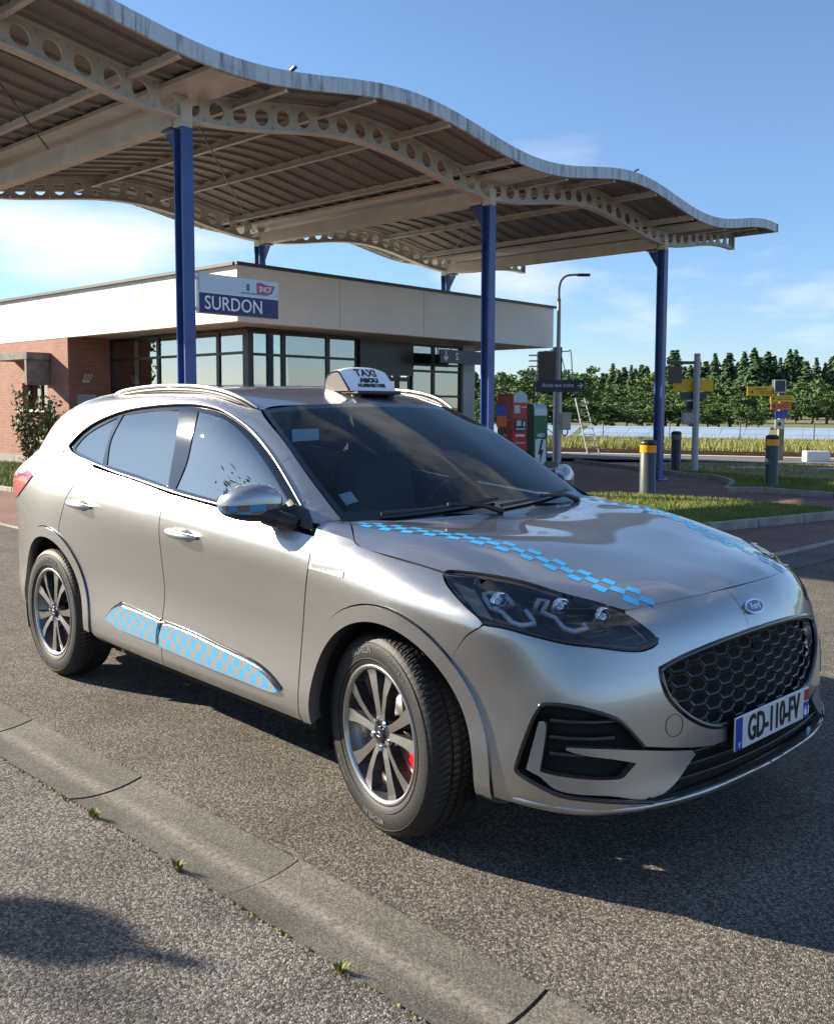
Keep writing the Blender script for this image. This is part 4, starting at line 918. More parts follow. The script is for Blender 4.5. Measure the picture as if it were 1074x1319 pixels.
def wind_grid():
    # windscreen: rows base->top, cols centre->edge
    base=[(-.235,0,1.032),(-.25,.30,1.032),(-.30,.55,1.035),(-.37,.745,1.040)]
    top=[(-1.05,0,1.492),(-1.06,.26,1.489),(-1.08,.45,1.479),(-1.12,.60,1.462)]
    G=[]
    for k in range(5):
        f=k/4; row=[]
        for b,t in zip(base,top):
            b=np.array(b);t=np.array(t); q=b+(t-b)*f; bulge=.022*np.sin(np.pi*f)*(1-.8*(b[1]/.745)**2)
            q=q+np.array([.5,0,.87])*bulge; row.append(q)
        G.append(row)
    G=np.array(G)
    # edge column follows the A pillar of the upper patch
    A=upper_grid()[:4,0]; s=np.linspace(0,3,5); G[:,3]=crspl(A,s)
    return G
def tps(P,Z,Q,lam=1.2e-3):
    def U(r2): return np.where(r2>1e-12,r2*np.log(np.maximum(r2,1e-12)),0)
    n=len(P); K=U(((P[:,None]-P[None])**2).sum(-1))+lam*np.eye(n); Pm=np.c_[np.ones(n),P]
    A=np.block([[K,Pm],[Pm.T,np.zeros((3,3))]]); w=np.linalg.solve(A,np.r_[Z,0,0,0])
    return U(((Q[:,None]-P[None])**2).sum(-1))@w[:n]+np.c_[np.ones(len(Q)),Q]@w[n:]
def hood_pts():
    G=lower_grid(); pts=[]
    for r in (7,8):
        for c in range(0,9): pts.append(G[r,c])
    pts+=[(.62,0,.931),(.40,0,.974),(.18,0,1.004),(-.05,0,1.024),(-.235,0,1.034),(-.30,.55,1.037),(-.37,.74,1.042),
          (.58,.25,.937),(.36,.30,.988),(.1,.32,1.017),(-.15,.34,1.03),(.50,.45,.941),(.27,.52,1.003),(0,.57,1.030),(-.2,.60,1.039),(.36,.62,.970),(.1,.69,1.018),(-.15,.73,1.033)]
    pts=np.array(pts); m=pts[pts[:,1]>1e-6].copy(); m[:,1]*=-1
    return np.vstack([pts,m])
HP=hood_pts()
def hood_z(x,y):
    x=np.asarray(x,float);y=np.asarray(y,float)
    return tps(HP[:,:2],HP[:,2],np.c_[x.ravel(),y.ravel()]).reshape(x.shape)
def tri_of(D):
    R,C=D.shape[:2]; V=D.reshape(-1,3); F=[]
    for i in range(R-1):
        for j in range(C-1):
            a=i*C+j; F.append((a,a+1,a+C+1)); F.append((a,a+C+1,a+C))
    return V,np.array(F)
def hood_patch():
    x=np.linspace(.86,-.42,65); y=np.linspace(-.90,.90,91); X,Y=np.meshgrid(x,y,indexing='ij')
    return np.stack([X,Y,hood_z(X,Y)],-1)
# ------------------------------------------------------------------ the taxi
def gsm(D,it=3):
    D=D.copy()
    for _ in range(it):
        E=D.copy(); E[1:-1]=.25*D[:-2]+.5*D[1:-1]+.25*D[2:]; D=E; E=D.copy(); E[:,1:-1]=.25*D[:,:-2]+.5*D[:,1:-1]+.25*D[:,2:]; D=E
    return D
class Surf:
    def __init__(s,grids,clip=None):
        V=[];F=[];N=[];n=0
        for gi,D in enumerate(grids):
            R_,C_=D.shape[:2]; du=np.gradient(D,axis=0); dv=np.gradient(D,axis=1); nn=np.cross(du,dv); nn/=np.maximum(np.linalg.norm(nn,axis=-1,keepdims=True),1e-9)
            
            for cc_ in(0,-1):
                if np.abs(D[:,cc_,1]).max()<1e-6: nn[:,cc_,1]=0; nn[:,cc_]/=np.maximum(np.linalg.norm(nn[:,cc_],axis=-1,keepdims=True),1e-9)
            v,f=tri_of(D)
            if clip is not None and gi==len(grids)-1:
                cc=v[f].mean(1); f=f[[inpoly(c[0],c[1],clip) for c in cc]]
            V.append(v);F.append(f+n);N.append(nn.reshape(-1,3)); n+=len(v)
        s.V=np.vstack(V);s.F=np.vstack(F);s.N=np.vstack(N)
        s.b=BVHTree.FromPolygons([tuple(v) for v in s.V],[tuple(int(i) for i in f) for f in s.F])
    def nrm(s,p,i,ref):
        a,b,c=s.V[s.F[i]]; v0,v1,v2=b-a,c-a,np.array(p)-a; d00,d01,d11,d20,d21=v0@v0,v0@v1,v1@v1,v2@v0,v2@v1; den=d00*d11-d01*d01
        if abs(den)<1e-14: w=(1/3,1/3,1/3)
        else: vv=(d11*d20-d01*d21)/den; ww=(d00*d21-d01*d20)/den; w=(1-vv-ww,vv,ww)
        n=s.N[s.F[i][0]]*w[0]+s.N[s.F[i][1]]*w[1]+s.N[s.F[i][2]]*w[2]; n=Vector(n).normalized()
        return n if n.dot(ref)>0 else -n
    def cast(s,o,d,guess):
        h=s.b.ray_cast(o,d)
        if h[0] is None: h=s.b.find_nearest(guess)
        return h[0],s.nrm(h[0],h[2],-d)
LOW=gsm(patch(lower_grid(),8,8),5); UPP=gsm(patch(upper_grid(),8,8),3); WSG=gsm(patch(wind_grid(),6,8),2)
MIR=np.array([1,-1,1])
HOODG=hood_patch()
_r8=LOW[-1][:56]; HCLIP=[(p[0],p[1]) for p in _r8]+[(p[0],-p[1]) for p in _r8[::-1]]
SURF=dict(low=Surf([LOW*MIR,LOW]),lowhood=Surf([LOW*MIR,LOW,HOODG],HCLIP),hood=Surf([HOODG]),up=Surf([UPP*MIR]),uplow=Surf([UPP*MIR,LOW*MIR]),ws=Surf([WSG,WSG*MIR]))
FW=Vector((.75,-.6614,0)); FT=Vector((.6614,.75,0))
def to2(p,proj):
    p=Vector(p); return {'side':(p.x,p.z),'front':(FT.dot(p),p.z),'top':(p.x,p.y),'nose':(p.y,p.z)}[proj]
def from2(q,proj,g):
    a,b=q
    if proj=='side': return Vector((a,-3,b)),Vector((0,1,0)),Vector((a,-.88,b))
    if proj=='front': c=FT*a+Vector((0,0,b)); return c+FW*3,-FW,c+FW*.9
    if proj=='top': return Vector((a,b,3)),Vector((0,0,-1)),Vector((a,b,1))
    return Vector((3,a,b)),Vector((-1,0,0)),Vector((.9,a,b))
def resamp(P,step,closed=True):
    P=[Vector(p) for p in P]; out=[]; m=len(P) if closed else len(P)-1
    for i in range(m):
        a,b=P[i],P[(i+1)%len(P)]; n=max(1,int(math.ceil((b-a).length/step-1e-6)))
        for k in range(n): out.append(a.lerp(b,k/n))
    if not closed: out.append(P[-1])
    return out
def loop2(segs,proj,step,inset):
    pts=[]
    for sg_ in segs:
        q=[Vector(to2(p,proj)) if len(p)==3 else Vector(p) for p in sg_]
        q=smooth_path([Vector((a.x,a.y,0)) for a in q],5) if len(q)>2 else [Vector((a.x,a.y,0)) for a in q]
        for a in q:
            if not pts or (pts[-1]-a).length>1e-4: pts.append(a)
    if (pts[0]-pts[-1]).length<1e-4: pts.pop()
    pts=resamp(pts,step)
    q=[pts[0]]
    for a in pts[1:]:
        if (a-q[-1]).length>step*.35: q.append(a)
    if (q[0]-q[-1]).length<step*.35: q.pop()
    pts=q; n=len(pts); ar=sum(pts[i].x*pts[(i+1)%n].y-pts[(i+1)%n].x*pts[i].y for i in range(n)); sg=1 if ar>0 else -1
    if inset:
        o=[]
        for i in range(n):
            t=(pts[(i+1)%n]-pts[i-1]).normalized(); o.append(pts[i]+Vector((-t.y,t.x,0))*inset*sg)
        pts=o
    if sg<0: pts=pts[::-1]
    return [(p.x,p.y) for p in pts]
def pip(x,y,P):
    return inpoly(x,y,P)
def panel_data(segs,proj,surf,off=0,th=.014,step=.03,inset=.0032,holes=()):
    S=SURF[surf]; outer=loop2(segs,proj,step,inset); hl=[loop2(h,proj,step,-inset) for h in holes]; loops=[outer]+hl
    V2=[];E=[]
    for Lp in loops:
        n0=len(V2); V2+=[Vector(p) for p in Lp]; k=len(Lp); E+=[(n0+i,n0+(i+1)%k) for i in range(k)]
    nb=len(V2); xs=[p[0] for p in outer];ys=[p[1] for p in outer]
    B=np.array([(p.x,p.y) for p in V2]); y=min(ys)+step*.5; row=0
    while y<max(ys):
        x=min(xs)+step*(.5 if row%2 else .25)
        while x<max(xs):
            if ((B[:,0]-x)**2+(B[:,1]-y)**2).min()>(.55*step)**2 and pip(x,y,outer) and not any(pip(x,y,h) for h in hl): V2.append(Vector((x,y)))
            x+=step
        y+=step*.87; row+=1
    r=delaunay_2d_cdt(V2,E,[],0,1e-6); vs_,fs=r[0],r[2]
    F=[]
    for f in fs:
        cx=sum(vs_[i].x for i in f)/len(f);cy=sum(vs_[i].y for i in f)/len(f)
        if pip(cx,cy,outer) and not any(pip(cx,cy,h) for h in hl): F.append(tuple(f))
    P=[];N=[]
    for v in vs_:
        o,d,g=from2((v.x,v.y),proj,None); p,n=S.cast(o,d,g); P.append(p+n*off); N.append(n)
        if p.y>-.006 and proj=='front': P[-1].y=0; n=Vector((n.x,0,n.z)).normalized(); N[-1]=n
    # orient faces along the normals
    G=[]
    for f in F:
        a,b,c=[P[i] for i in f[:3]]; G.append(f if (b-a).cross(c-a).dot(N[f[0]])>0 else f[::-1])
    F=G
    cnt={}
    for f in F:
        for i in range(len(f)): e=(f[i],f[(i+1)%len(f)]); cnt[e]=1
    bd=[e for e in cnt if (e[1],e[0]) not in cnt]
    V=[p.copy() for p in P]; LN=[[N[i] for i in f] for f in F]; FF=list(F)
    if th:
        idx={}
        for a,b in bd:
            if proj=='front' and abs(P[a].y)<1e-4 and abs(P[b].y)<1e-4: continue
            for i in(a,b):
                if i not in idx: idx[i]=(len(V),len(V)+1); V.append(P[i].copy()); V.append(P[i]-N[i]*th)
            q=(idx[b][0],idx[a][0],idx[a][1],idx[b][1]); nn=(V[q[1]]-V[q[0]]).cross(V[q[3]]-V[q[0]]).normalized(); FF.append(q); LN.append([nn]*4)
    return V,FF,LN
def pd_mirror(D):
    V,F,L_=D; m=lambda v:Vector((v.x,-v.y,v.z)); return [m(v) for v in V],[f[::-1] for f in F],[[m(n) for n in l][::-1] for l in L_]
def pd_join(A,B):
    n=len(A[0]); return A[0]+B[0],A[1]+[tuple(i+n for i in f) for f in B[1]],A[2]+B[2]
def pd_build(name,D,m,parent):
    V,F,L_=D; me=bpy.data.meshes.new(name); me.from_pydata([tuple(v) for v in V],[],F); me.materials.append(m)
    me.polygons.foreach_set('use_smooth',[True]*len(F)); me.normals_split_custom_set([tuple(n) for l in L_ for n in l]); me.update()
    return link_mesh(name,me,parent)
def both(name,D,m,parent,label=None): 
    a=pd_build(name,D,m,parent); b=pd_build(name,pd_mirror(D),m,parent); return a,b
def grid_obj(name,D,mats,parent,mi=None,flip=False):
    R_,C_=D.shape[:2]; V=D.reshape(-1,3); F=[];ms=[]
    for i in range(R_-1):
        for j in range(C_-1):
            q=(i*C_+j,i*C_+j+1,(i+1)*C_+j+1,(i+1)*C_+j); F.append(q[::-1] if flip else q); ms.append(mi(i,j) if mi else 0)
    me=bpy.data.meshes.new(name); me.from_pydata(V.tolist(),[],F)
    for m in mats: me.materials.append(m)
    me.polygons.foreach_set('material_index',ms); me.polygons.foreach_set('use_smooth',[True]*len(F)); me.update(); return link_mesh(name,me,parent)
# ---- paints
def paint(name,col,rough=.33,metal=.94):
    m=bpy.data.materials.new(name); m.use_nodes=True; n=m.node_tree; b=n.nodes['Principled BSDF']; l=n.links.new
    b.inputs['Metallic'].default_value=metal; b.inputs['Roughness'].default_value=rough; b.inputs['Coat Weight'].default_value=1; b.inputs['Coat Roughness'].default_value=.02; b.inputs['Coat IOR'].default_value=1.5
    t=n.nodes.new('ShaderNodeTexCoord'); v=n.nodes.new('ShaderNodeTexVoronoi'); v.inputs['Scale'].default_value=1400; l(t.outputs['Object'],v.inputs['Vector'])
    sp=n.nodes.new('ShaderNodeSeparateColor'); l(v.outputs['Color'],sp.inputs[0]); mr=n.nodes.new('ShaderNodeMapRange'); mr.inputs['To Min'].default_value=.86; mr.inputs['To Max'].default_value=1.1; l(sp.outputs[0],mr.inputs['Value'])
    mx=n.nodes.new('ShaderNodeMixRGB'); mx.blend_type='MULTIPLY'; mx.inputs[0].default_value=1; mx.inputs[1].default_value=(*col,1); l(mr.outputs[0],mx.inputs[2]); l(mx.outputs[0],b.inputs['Base Color'])
    # thin film of road dust: a little roughness here and there
    ns=n.nodes.new('ShaderNodeTexNoise'); ns.inputs['Scale'].default_value=3; ns.inputs['Detail'].default_value=8; l(t.outputs['Object'],ns.inputs['Vector'])
    m2=n.nodes.new('ShaderNodeMapRange'); m2.inputs['From Min'].default_value=.35; m2.inputs['From Max'].default_value=.75; m2.inputs['To Min'].default_value=.015; m2.inputs['To Max'].default_value=.06; l(ns.outputs['Fac'],m2.inputs['Value']); l(m2.outputs[0],b.inputs['Coat Roughness'])
    return m
M['silver']=paint('silver_metallic_paint',(.42,.42,.418)); M['darksilver']=paint('satin_silver_trim',(.45,.45,.45),.34,.9)
M['chrome']=mat('chrome',(.75,.76,.78),.08,metal=1); M['satin']=mat('satin_aluminium',(.27,.265,.26),.36,metal=1)
M['rubber']=mat('tyre_rubber',(.008,.008,.0085),.62,var=.25,vscale=14,bump=.15,bscale=150)
M['rub2']=mat('tyre_lettering',(.11,.11,.115),.5)
M['alloy']=mat('machined_alloy',(.40,.40,.405),.30,metal=.95); M['alloyd']=mat('dark_alloy_pocket',(.06,.06,.065),.35,metal=.7)
M['disc']=mat('brake_disc',(.30,.29,.28),.35,metal=.9); M['caliper']=mat('red_caliper',(.62,.01,.02),.35,coat=.4)
M['tintf']=glassmat('front_side_glass',(.30,.33,.32),1.62,extra=.30,refl=(1,.97,.86)); M['tint']=glassmat('tinted_side_glass',(.16,.18,.18),1.62,extra=.26,refl=(1,.97,.86)); M['wsglass']=glassmat('windscreen_glass',(.80,.85,.86),1.40,extra=.0); M['lampglass']=glassmat('lamp_lens',(.82,.85,.88),1.5,extra=.02)
M['seat']=mat('dark_seat_cloth',(.12,.12,.125),.85); M['dash']=mat('dashboard',(.05,.05,.053),.6,bump=.1,bscale=300)
M['drl']=mat('lamp_reflector',(.86,.88,.92),.35,metal=.15); M['sky_blue']=mat('sky_blue_sticker',(.045,.36,.72),.35,coat=.3); M['well']=mat('wheel_well_liner',(.008,.008,.008),.9)
M['redlens']=mat('red_tail_lens',(.42,.012,.02),.12,coat=1); M['paper']=mat('paper',(.80,.84,.70),.8); M['sticker']=mat('windscreen_sticker',(.35,.58,.66),.6)
car=thing('taxi_car','silver taxi SUV with blue checker stickers and roof sign, front wheel turned','car',(0,0,0))
# ---- outlines (x,z in side view where two numbers, else x,y,z)
FA=(.035,.352,.405,.462); RA=(-2.685,.362,.412,.468)      # wheel arches: centre x,z, opening and trim radius
def arc(c,r,a0,a1,n=14): return [(c[0]+r*math.cos(R(a0+(a1-a0)*k/n)),c[1]+r*math.sin(R(a0+(a1-a0)*k/n))) for k in range(n+1)]
fgap=[(-.385,1.004),(-.36,.91),(-.398,.76),(-.433,.60),(-.447,.46),(-.452,.292)]
bgap=[(-1.462,1.088),(-1.455,1.0),(-1.460,.92),(-1.472,.79),(-1.476,.67),(-1.488,.58),(-1.502,.51),(-1.497,.40),(-1.500,.29)]
rgap=[(-2.236,1.168),(-2.30,1.105),(-2.40,1.026),(-2.458,.94),(-2.508,.86),(-2.528,.803)]
beltF=[(-.385,1.004),(-.77,1.036),(-1.03,1.056),(-1.462,1.088)]; beltR=[(-1.462,1.088),(-1.765,1.123),(-2.05,1.15),(-2.236,1.168)]
D=panel_data([beltF,bgap,[(-1.500,.29),(-1.0,.287),(-.452,.292)],fgap[::-1]],'side','uplow',step=.032); fd=both('front_door',D,M['silver'],car)
rarc=arc(RA,RA[3],68,4,12)
D=panel_data([beltR,rgap,rarc,[rarc[-1],(-2.212,.33),(-2.17,.295)],[(-2.17,.295),(-1.9,.29),(-1.500,.29)],bgap[::-1]],'side','uplow',step=.032); rd=both('rear_door',D,M['silver'],car)
farc=arc(FA,FA[3],47,178,20)
hg=[(-.39,1.040),(-.28,1.028),(-.20,1.008),(-.157,.990),(-.079,.979),(.034,.964),(.147,.952),(.228,.940)]
hg=[(-.40,1.031),(-.30,1.020),(-.20,1.0065),(-.157,.990),(-.079,.979),(.034,.964),(.147,.952),(.228,.940)]
D=panel_data([hg,[(.228,.940),(.268,.916),(.322,.892),(.389,.864),(.448,.838),(.473,.817)],[(.473,.817),(.411,.771),(farc[0][0],farc[0][1])],farc,[farc[-1],(-.432,.292),(-.449,.292)],fgap[::-1],[(-.385,1.004),(-.40,1.031)]],'side','low',step=.03); both('front_wing',D,M['silver'],car)
D=panel_data([rgap[::-1],[(-2.236,1.168),(-2.40,1.198),(-2.62,1.228),(-2.85,1.232),(-3.05,1.222),(-3.285,1.188)],[(-3.285,1.188),(-3.30,.9),(-3.29,.6),(-3.24,.36)],[(-3.24,.36),(-3.158,.345)],arc(RA,RA[3],182,110,16),arc(RA,RA[3],110,70,6)],'side','low',step=.034); both('rear_wing',D,M['silver'],car)
for c,a0,a1 in((FA,-14,186),(RA,-4,190)):
    D=panel_data([arc(c,c[3]-.002,a0,a1,26),[arc(c,c[3]-.002,a0,a1,26)[-1],arc(c,c[2],a0,a1,26)[-1]],arc(c,c[2],a1,a0,26),[arc(c,c[2],a0,a1,26)[0],arc(c,c[3]-.002,a0,a1,26)[0]]],'side','low',off=.009,th=.05,step=.022,inset=0); both('arch_trim',D,M['silver'],car)
# upper side with the window opening, pillars and glass
dlo=[(-2.62,1.262),(-2.59,1.292),(-2.52,1.345),(-2.375,1.405),(-2.14,1.456),(-1.83,1.482),(-1.568,1.488),(-1.41,1.480),(-1.266,1.456),(-1.056,1.385),(-.861,1.292),(-.672,1.18),(-.50,1.068),(-.43,1.020)]
dlob=[(-.43,1.020),(-.77,1.045),(-1.03,1.064),(-1.433,1.096),(-1.765,1.132),(-2.136,1.166),(-2.378,1.200),(-2.55,1.232),(-2.62,1.262)]
frame_o=[[(-.385,1.010),(-.77,1.038),(-1.03,1.058),(-1.46,1.090),(-1.765,1.125),(-2.236,1.171),(-2.62,1.231),(-2.85,1.233),(-3.06,1.224),(-3.34,1.190)],[(-3.34,1.190),(-3.352,1.30),(-3.362,1.398)],[(-3.362,1.398),(-3.05,1.470),(-2.68,1.520),(-2.12,1.541),(-1.58,1.533),(-1.38,1.514),(-1.25,1.487),(-1.12,1.460)],[(-1.12,1.460),(-.85,1.330),(-.60,1.180),(-.372,1.040)],[(-.372,1.040),(-.385,1.010)]]
D=panel_data(frame_o,'side','up',step=.03,inset=.0015,holes=[[dlo,dlob]],th=.02); both('roof_side',D,M['silver'],car)
D=panel_data([dlo,dlob],'side','up',off=-.010,th=0,step=.03,inset=-.004); 
# pillar blackout is a ring of strips: cut the three panes out of it
gq=[(-2.555,1.256),(-2.50,1.318),(-2.40,1.366),(-2.30,1.400),(-2.205,1.428)]; gqb=[(-2.205,1.428),(-2.205,1.34),(-2.185,1.25),(-2.165,1.182)]
gr=[(-2.165,1.440),(-1.87,1.462),(-1.612,1.466)]; grb=[(-1.612,1.466),(-1.552,1.36),(-1.516,1.25),(-1.485,1.112)]
gf=[(-1.462,1.460),(-1.307,1.442),(-1.184,1.412),(-1.019,1.345),(-.84,1.252),(-.671,1.150),(-.56,1.075),(-.50,1.036)]
gql=[gq,gqb,[(-2.165,1.182),(-2.36,1.212),(-2.52,1.238),(-2.555,1.256)]]
grl=[gr,grb,[(-1.485,1.112),(-1.772,1.146),(-2.125,1.180)],[(-2.125,1.180),(-2.168,1.261),(-2.183,1.32),(-2.165,1.440)]]
gfl=[gf,[(-.50,1.036),(-.778,1.058),(-1.038,1.078),(-1.428,1.108)],[(-1.428,1.108),(-1.40,1.23),(-1.425,1.36),(-1.462,1.460)]]
D=panel_data([dlo,dlob],'side','up',off=-.008,th=.01,step=.03,inset=-.005,holes=[gql,grl,gfl]); both('pillar_trim',D,M['gloss_black'],car)
for nm,lp in(('quarter_window',gql),('rear_side_window',grl),('front_side_window',gfl)):
    D=panel_data(lp,'side','up',off=-.012,th=0,step=.04,inset=-.004); both(nm,D,M['tintf'] if nm=='front_side_window' else M['tint'],car)
def on_surf(pts,proj,surf,off=0):
    out=[]
    for p in pts:
        o,d,g=from2(p if len(p)==2 else to2(p,proj),proj,None); q,n=SURF[surf].cast(o,d,g); out.append(q+n*off)
    return out
def mtube(name,path,r,m,parent,n=8,closed=False):
    res=[]
    for s in(1,-1):
        mb=MB(); mb.tube([(p[0],p[1]*s,p[2]) for p in path],r,n,closed=closed); res.append(mb.build(name,m,parent))
    return res
full=[tuple(p[:2]) for p in smooth_path([(a,b,0) for a,b in dlo],4)]+[tuple(p[:2]) for p in smooth_path([(a,b,0) for a,b in dlob],4)][1:-1]
mtube('window_trim',on_surf(full,'side','up',.0),.0065,M['satin'],car,8,closed=True)
# roof, rear glass, tailgate from the smooth grids
Rr=UPP[24:,:,:]; full_roof=np.concatenate([Rr,(Rr[::-1]*MIR)[1:]],0); grid_obj('roof',full_roof,[M['silver']],car)
mb=MB()
edge=[Vector(p) for p in UPP[:,-1]]; e2=[Vector((-3.50-.02*k/len(edge)*0,p.y*1.0,p.z)) for k,p in enumerate(edge)]
# roof spoiler lip and rear window
back=UPP[:,-1]; backf=np.concatenate([back*MIR,(back)[::-1]],0); low_e=LOW[-1,-25:]; 
rg_=[]
for k in range(7):
    f=k/6; q=backf.copy(); q[:,0]-= .10*math.sin(f*math.pi)*.5; q[:,2]=q[:,2]*(1-f)+(1.17)*f; q[:,0]=q[:,0]*(1-f)+(-3.50+.12*(q[:,1]/.7)**2)*f; rg_.append(q)
grid_obj('rear_window',np.array(rg_),[M['tint']],car)
ys_=np.linspace(-.5,.5,21); sp=[]
for (dx,dz) in((.02,.012),(-.10,-.004),(-.155,-.03),(-.15,-.045),(0,-.03)):
    sp.append([(-3.42+.10*(abs(y)/.53)**2.2+dx,y*1.06,1.475-.075*(abs(y)/.53)**2+dz) for y in ys_])
grid_obj('roof_spoiler',np.array(sp),[M['silver']],car)
tl=LOW[:,-29:,:]; full_t=np.concatenate([tl*MIR,(tl[:,::-1])[:,1:]],1); grid_obj('tailgate',full_t,[M['silver']],car)
# tail lamps (wrap round the rear corners)
D=panel_data([[(-3.09,1.092),(-2.99,1.112),(-2.90,1.088)],[(-2.90,1.088),(-3.00,1.03),(-3.16,.955)],[(-3.16,.955),(-3.28,.935)],[(-3.28,.935),(-3.287,1.08)],[(-3.287,1.08),(-3.2,1.098),(-3.09,1.092)]],'side','low',off=.006,th=.02,step=.02,inset=0); both('tail_lamp',D,M['redlens'],car)
# ---- bonnet
hoodline=[(-.245,0),(-.26,.30),(-.315,.55),(-.392,.712)]
hoodsd=[(-.392,.712),(-.28,.790),(-.20,.846),(-.157,.862),(-.08,.857),(.034,.849),(.147,.836),(.228,.826)]
hl_top=[(.235,.814,.946),(.33,.770,.935),(.43,.722,.921),(.53,.667,.904),(.635,.607,.883),(.728,.556,.853)]
hoodfr=[(.728,.556),(.745,.528),(.772,.419),(.80,.248),(.812,0)]
half=[hoodline,hoodsd,[(p[0],p[1]) for p in hl_top],hoodfr]
neg=lambda P:[(a,-b) for a,b in P]
hood_loop=half+[neg(hoodfr)[::-1],[(p[0],-p[1]) for p in hl_top][::-1],neg(hoodsd)[::-1],neg(hoodline)[::-1]]
D=panel_data(hood_loop,'top','hood',step=.02,inset=.003); bonnet=pd_build('bonnet',D,M['silver'],car)
D=panel_data([[(-.40,-.705),(-.47,-.80),(-.47,-.866)],[(-.47,-.866),(-.30,-.862),(-.195,-.852)],[(-.195,-.850),(-.28,-.794),(-.40,-.705)]],'top','hood',step=.02,inset=0,th=.02); both('wing_corner',D,M['silver'],car)
# ---- front bumper, both halves in one mesh
cen=lambda z:(float(np.interp(z,LOW[:,0,2],LOW[:,0,0])),0,z)
bt=[cen(.868),(.80,-.248,.866),(.772,-.419,.861),(.745,-.528,.853),(.730,-.556,.851)]
bh=[(.730,-.556,.851),(.772,-.538,.826),(.81,-.512,.792),(.830,-.497,.764)]
bh2=[(.830,-.497,.764),(.827,-.519,.750),(.814,-.564,.741),(.789,-.618,.745),(.745,-.688,.759),(.678,-.768,.773),(.604,-.83,.793),(.539,-.872,.810),(.473,-.901,.816)]
bf=[(.473,-.901,.816),(.411,-.915,.770),(.352,-.917,.692)]
ba=[(.352,-.917,.692),(.40,-.903,.634),(.445,-.896,.559),(.478,-.892,.467),(.499,-.889,.358),(.505,-.88,.280)]
bb=[(.505,-.88,.280),(.62,-.835,.273),(.745,-.775,.272),(.88,-.57,.272),(.937,-.30,.272),cen(.2722)]
bl=[cen(.2722),cen(.302)]
bo=[cen(.302),(.929,-.388,.302),(.90,-.522,.296),(.877,-.589,.300),(.836,-.674,.312),(.77,-.761,.324),(.706,-.812,.332),(.645,-.842,.354),(.587,-.864,.381),(.581,-.866,.405),(.609,-.853,.505),(.638,-.842,.580),(.666,-.83,.602),(.743,-.777,.597),(.798,-.705,.569),(.822,-.662,.539),(.852,-.602,.468)]
bo2=[(.852,-.602,.468),(.917,-.374,.429),(.932,-.262,.424)]
bg_=[(.932,-.262,.424),(.932,-.262,.474)]
bgr=[(.932,-.262,.474),(.924,-.323,.482),(.912,-.385,.504),(.896,-.448,.543),(.876,-.504,.598),(.863,-.520,.645),(.850,-.520,.685)]
bgt=[(.850,-.520,.685),(.872,-.416,.711),(.895,-.253,.732),(.905,-.051,.741),cen(.741)]
D=panel_data([bt,bh,bh2,bf,ba,bb,bl,bo,bo2,bg_,bgr,bgt,[cen(.741),cen(.80),cen(.868)]],'front','low',step=.026,inset=.0,th=.03)
D=pd_join(D,pd_mirror(D)); bumper=pd_build('front_bumper',D,M['silver'],car)
D=panel_data([[(-.07,.752),(0,.752),(.07,.752)],[(.07,.752),(.07,.864)],[(.07,.864),(0,.8655),(-.07,.864)],[(-.07,.864),(-.07,.752)]],'nose','low',off=.0005,th=0,step=.015,inset=0); pd_build('nose_panel',D,M['silver'],car)
# dark cavity behind the openings
D=panel_data([[cen(.76),(.89,-.25,.75),(.85,-.52,.73),(.75,-.70,.68),(.60,-.86,.63)],[(.60,-.86,.63),(.56,-.87,.38)],[(.56,-.87,.38),(.70,-.80,.285),(.88,-.57,.278),(.945,-.2,.278),cen(.278)],[cen(.278),cen(.5),cen(.76)]],'front','low',off=-.05,th=0,step=.04,inset=0); D=pd_join(D,pd_mirror(D)); pd_build('bumper_cavity',D,M['well'],car)
# lower black grille ribs in the intakes
for k in range(3):
    z=.345+.035*k; pts=on_surf([(y_,z) for y_ in np.linspace(-.5,.5,21)],'nose','low',-.018); mb=MB(); mb.tube(pts,.006,6); mb.build('intake_bar',M['black'],car)
D=panel_data([[(.932,-.262,.424),(.932,-.262,.474),(.93,-.1,.474),cen(.474)],[cen(.474),cen(.40)],[cen(.40),(.935,-.20,.40),(.925,-.30,.415),(.932,-.262,.424)]],'front','low',off=-.004,th=.02,step=.03,inset=0); D=pd_join(D,pd_mirror(D)); pd_build('plate_carrier',D,M['black'],car)
for k in range(3):
    z=.55-.05*k; pts=on_surf([(FT.dot(Vector((x,-y,0))),z) for x,y in((.67,.83),(.72,.795),(.77,.74),(.81,.685))],'front','low',-.022); mtube('fog_louvre',pts,.009,M['gloss_black'],car,6)
# silver wings in the lower corners
wv=[[(.641,-.842,.545),(.655,-.836,.548),(.663,-.833,.536)],[(.663,-.833,.536),(.657,-.837,.474),(.647,-.842,.398)],[(.647,-.842,.398),(.655,-.838,.375)],[(.655,-.838,.375),(.606,-.857,.394)],[(.606,-.857,.394),(.62,-.85,.46),(.641,-.842,.545)]]
D=panel_data(wv,'front','low',off=-.006,th=.025,step=.018,inset=0); both('corner_blade',D,M['darksilver'],car)
wh=[[(.650,-.84,.396),(.673,-.83,.391),(.757,-.772,.384),(.818,-.69,.379),(.830,-.668,.384)],[(.830,-.668,.384),(.845,-.629,.421)],[(.845,-.629,.421),(.81,-.70,.441),(.749,-.782,.459),(.716,-.806,.470)],[(.716,-.806,.470),(.727,-.799,.478),(.815,-.689,.469),(.908,-.424,.426)],[(.908,-.424,.426),(.912,-.408,.411)],[(.912,-.408,.411),(.90,-.489,.347),(.89,-.548,.318)],[(.89,-.548,.318),(.862,-.62,.312),(.809,-.712,.333),(.705,-.812,.343),(.654,-.839,.374)],[(.654,-.839,.374),(.650,-.84,.396)]]
D=panel_data(wh,'front','low',off=-.003,th=.03,step=.018,inset=0); both('corner_wing',D,M['darksilver'],car)
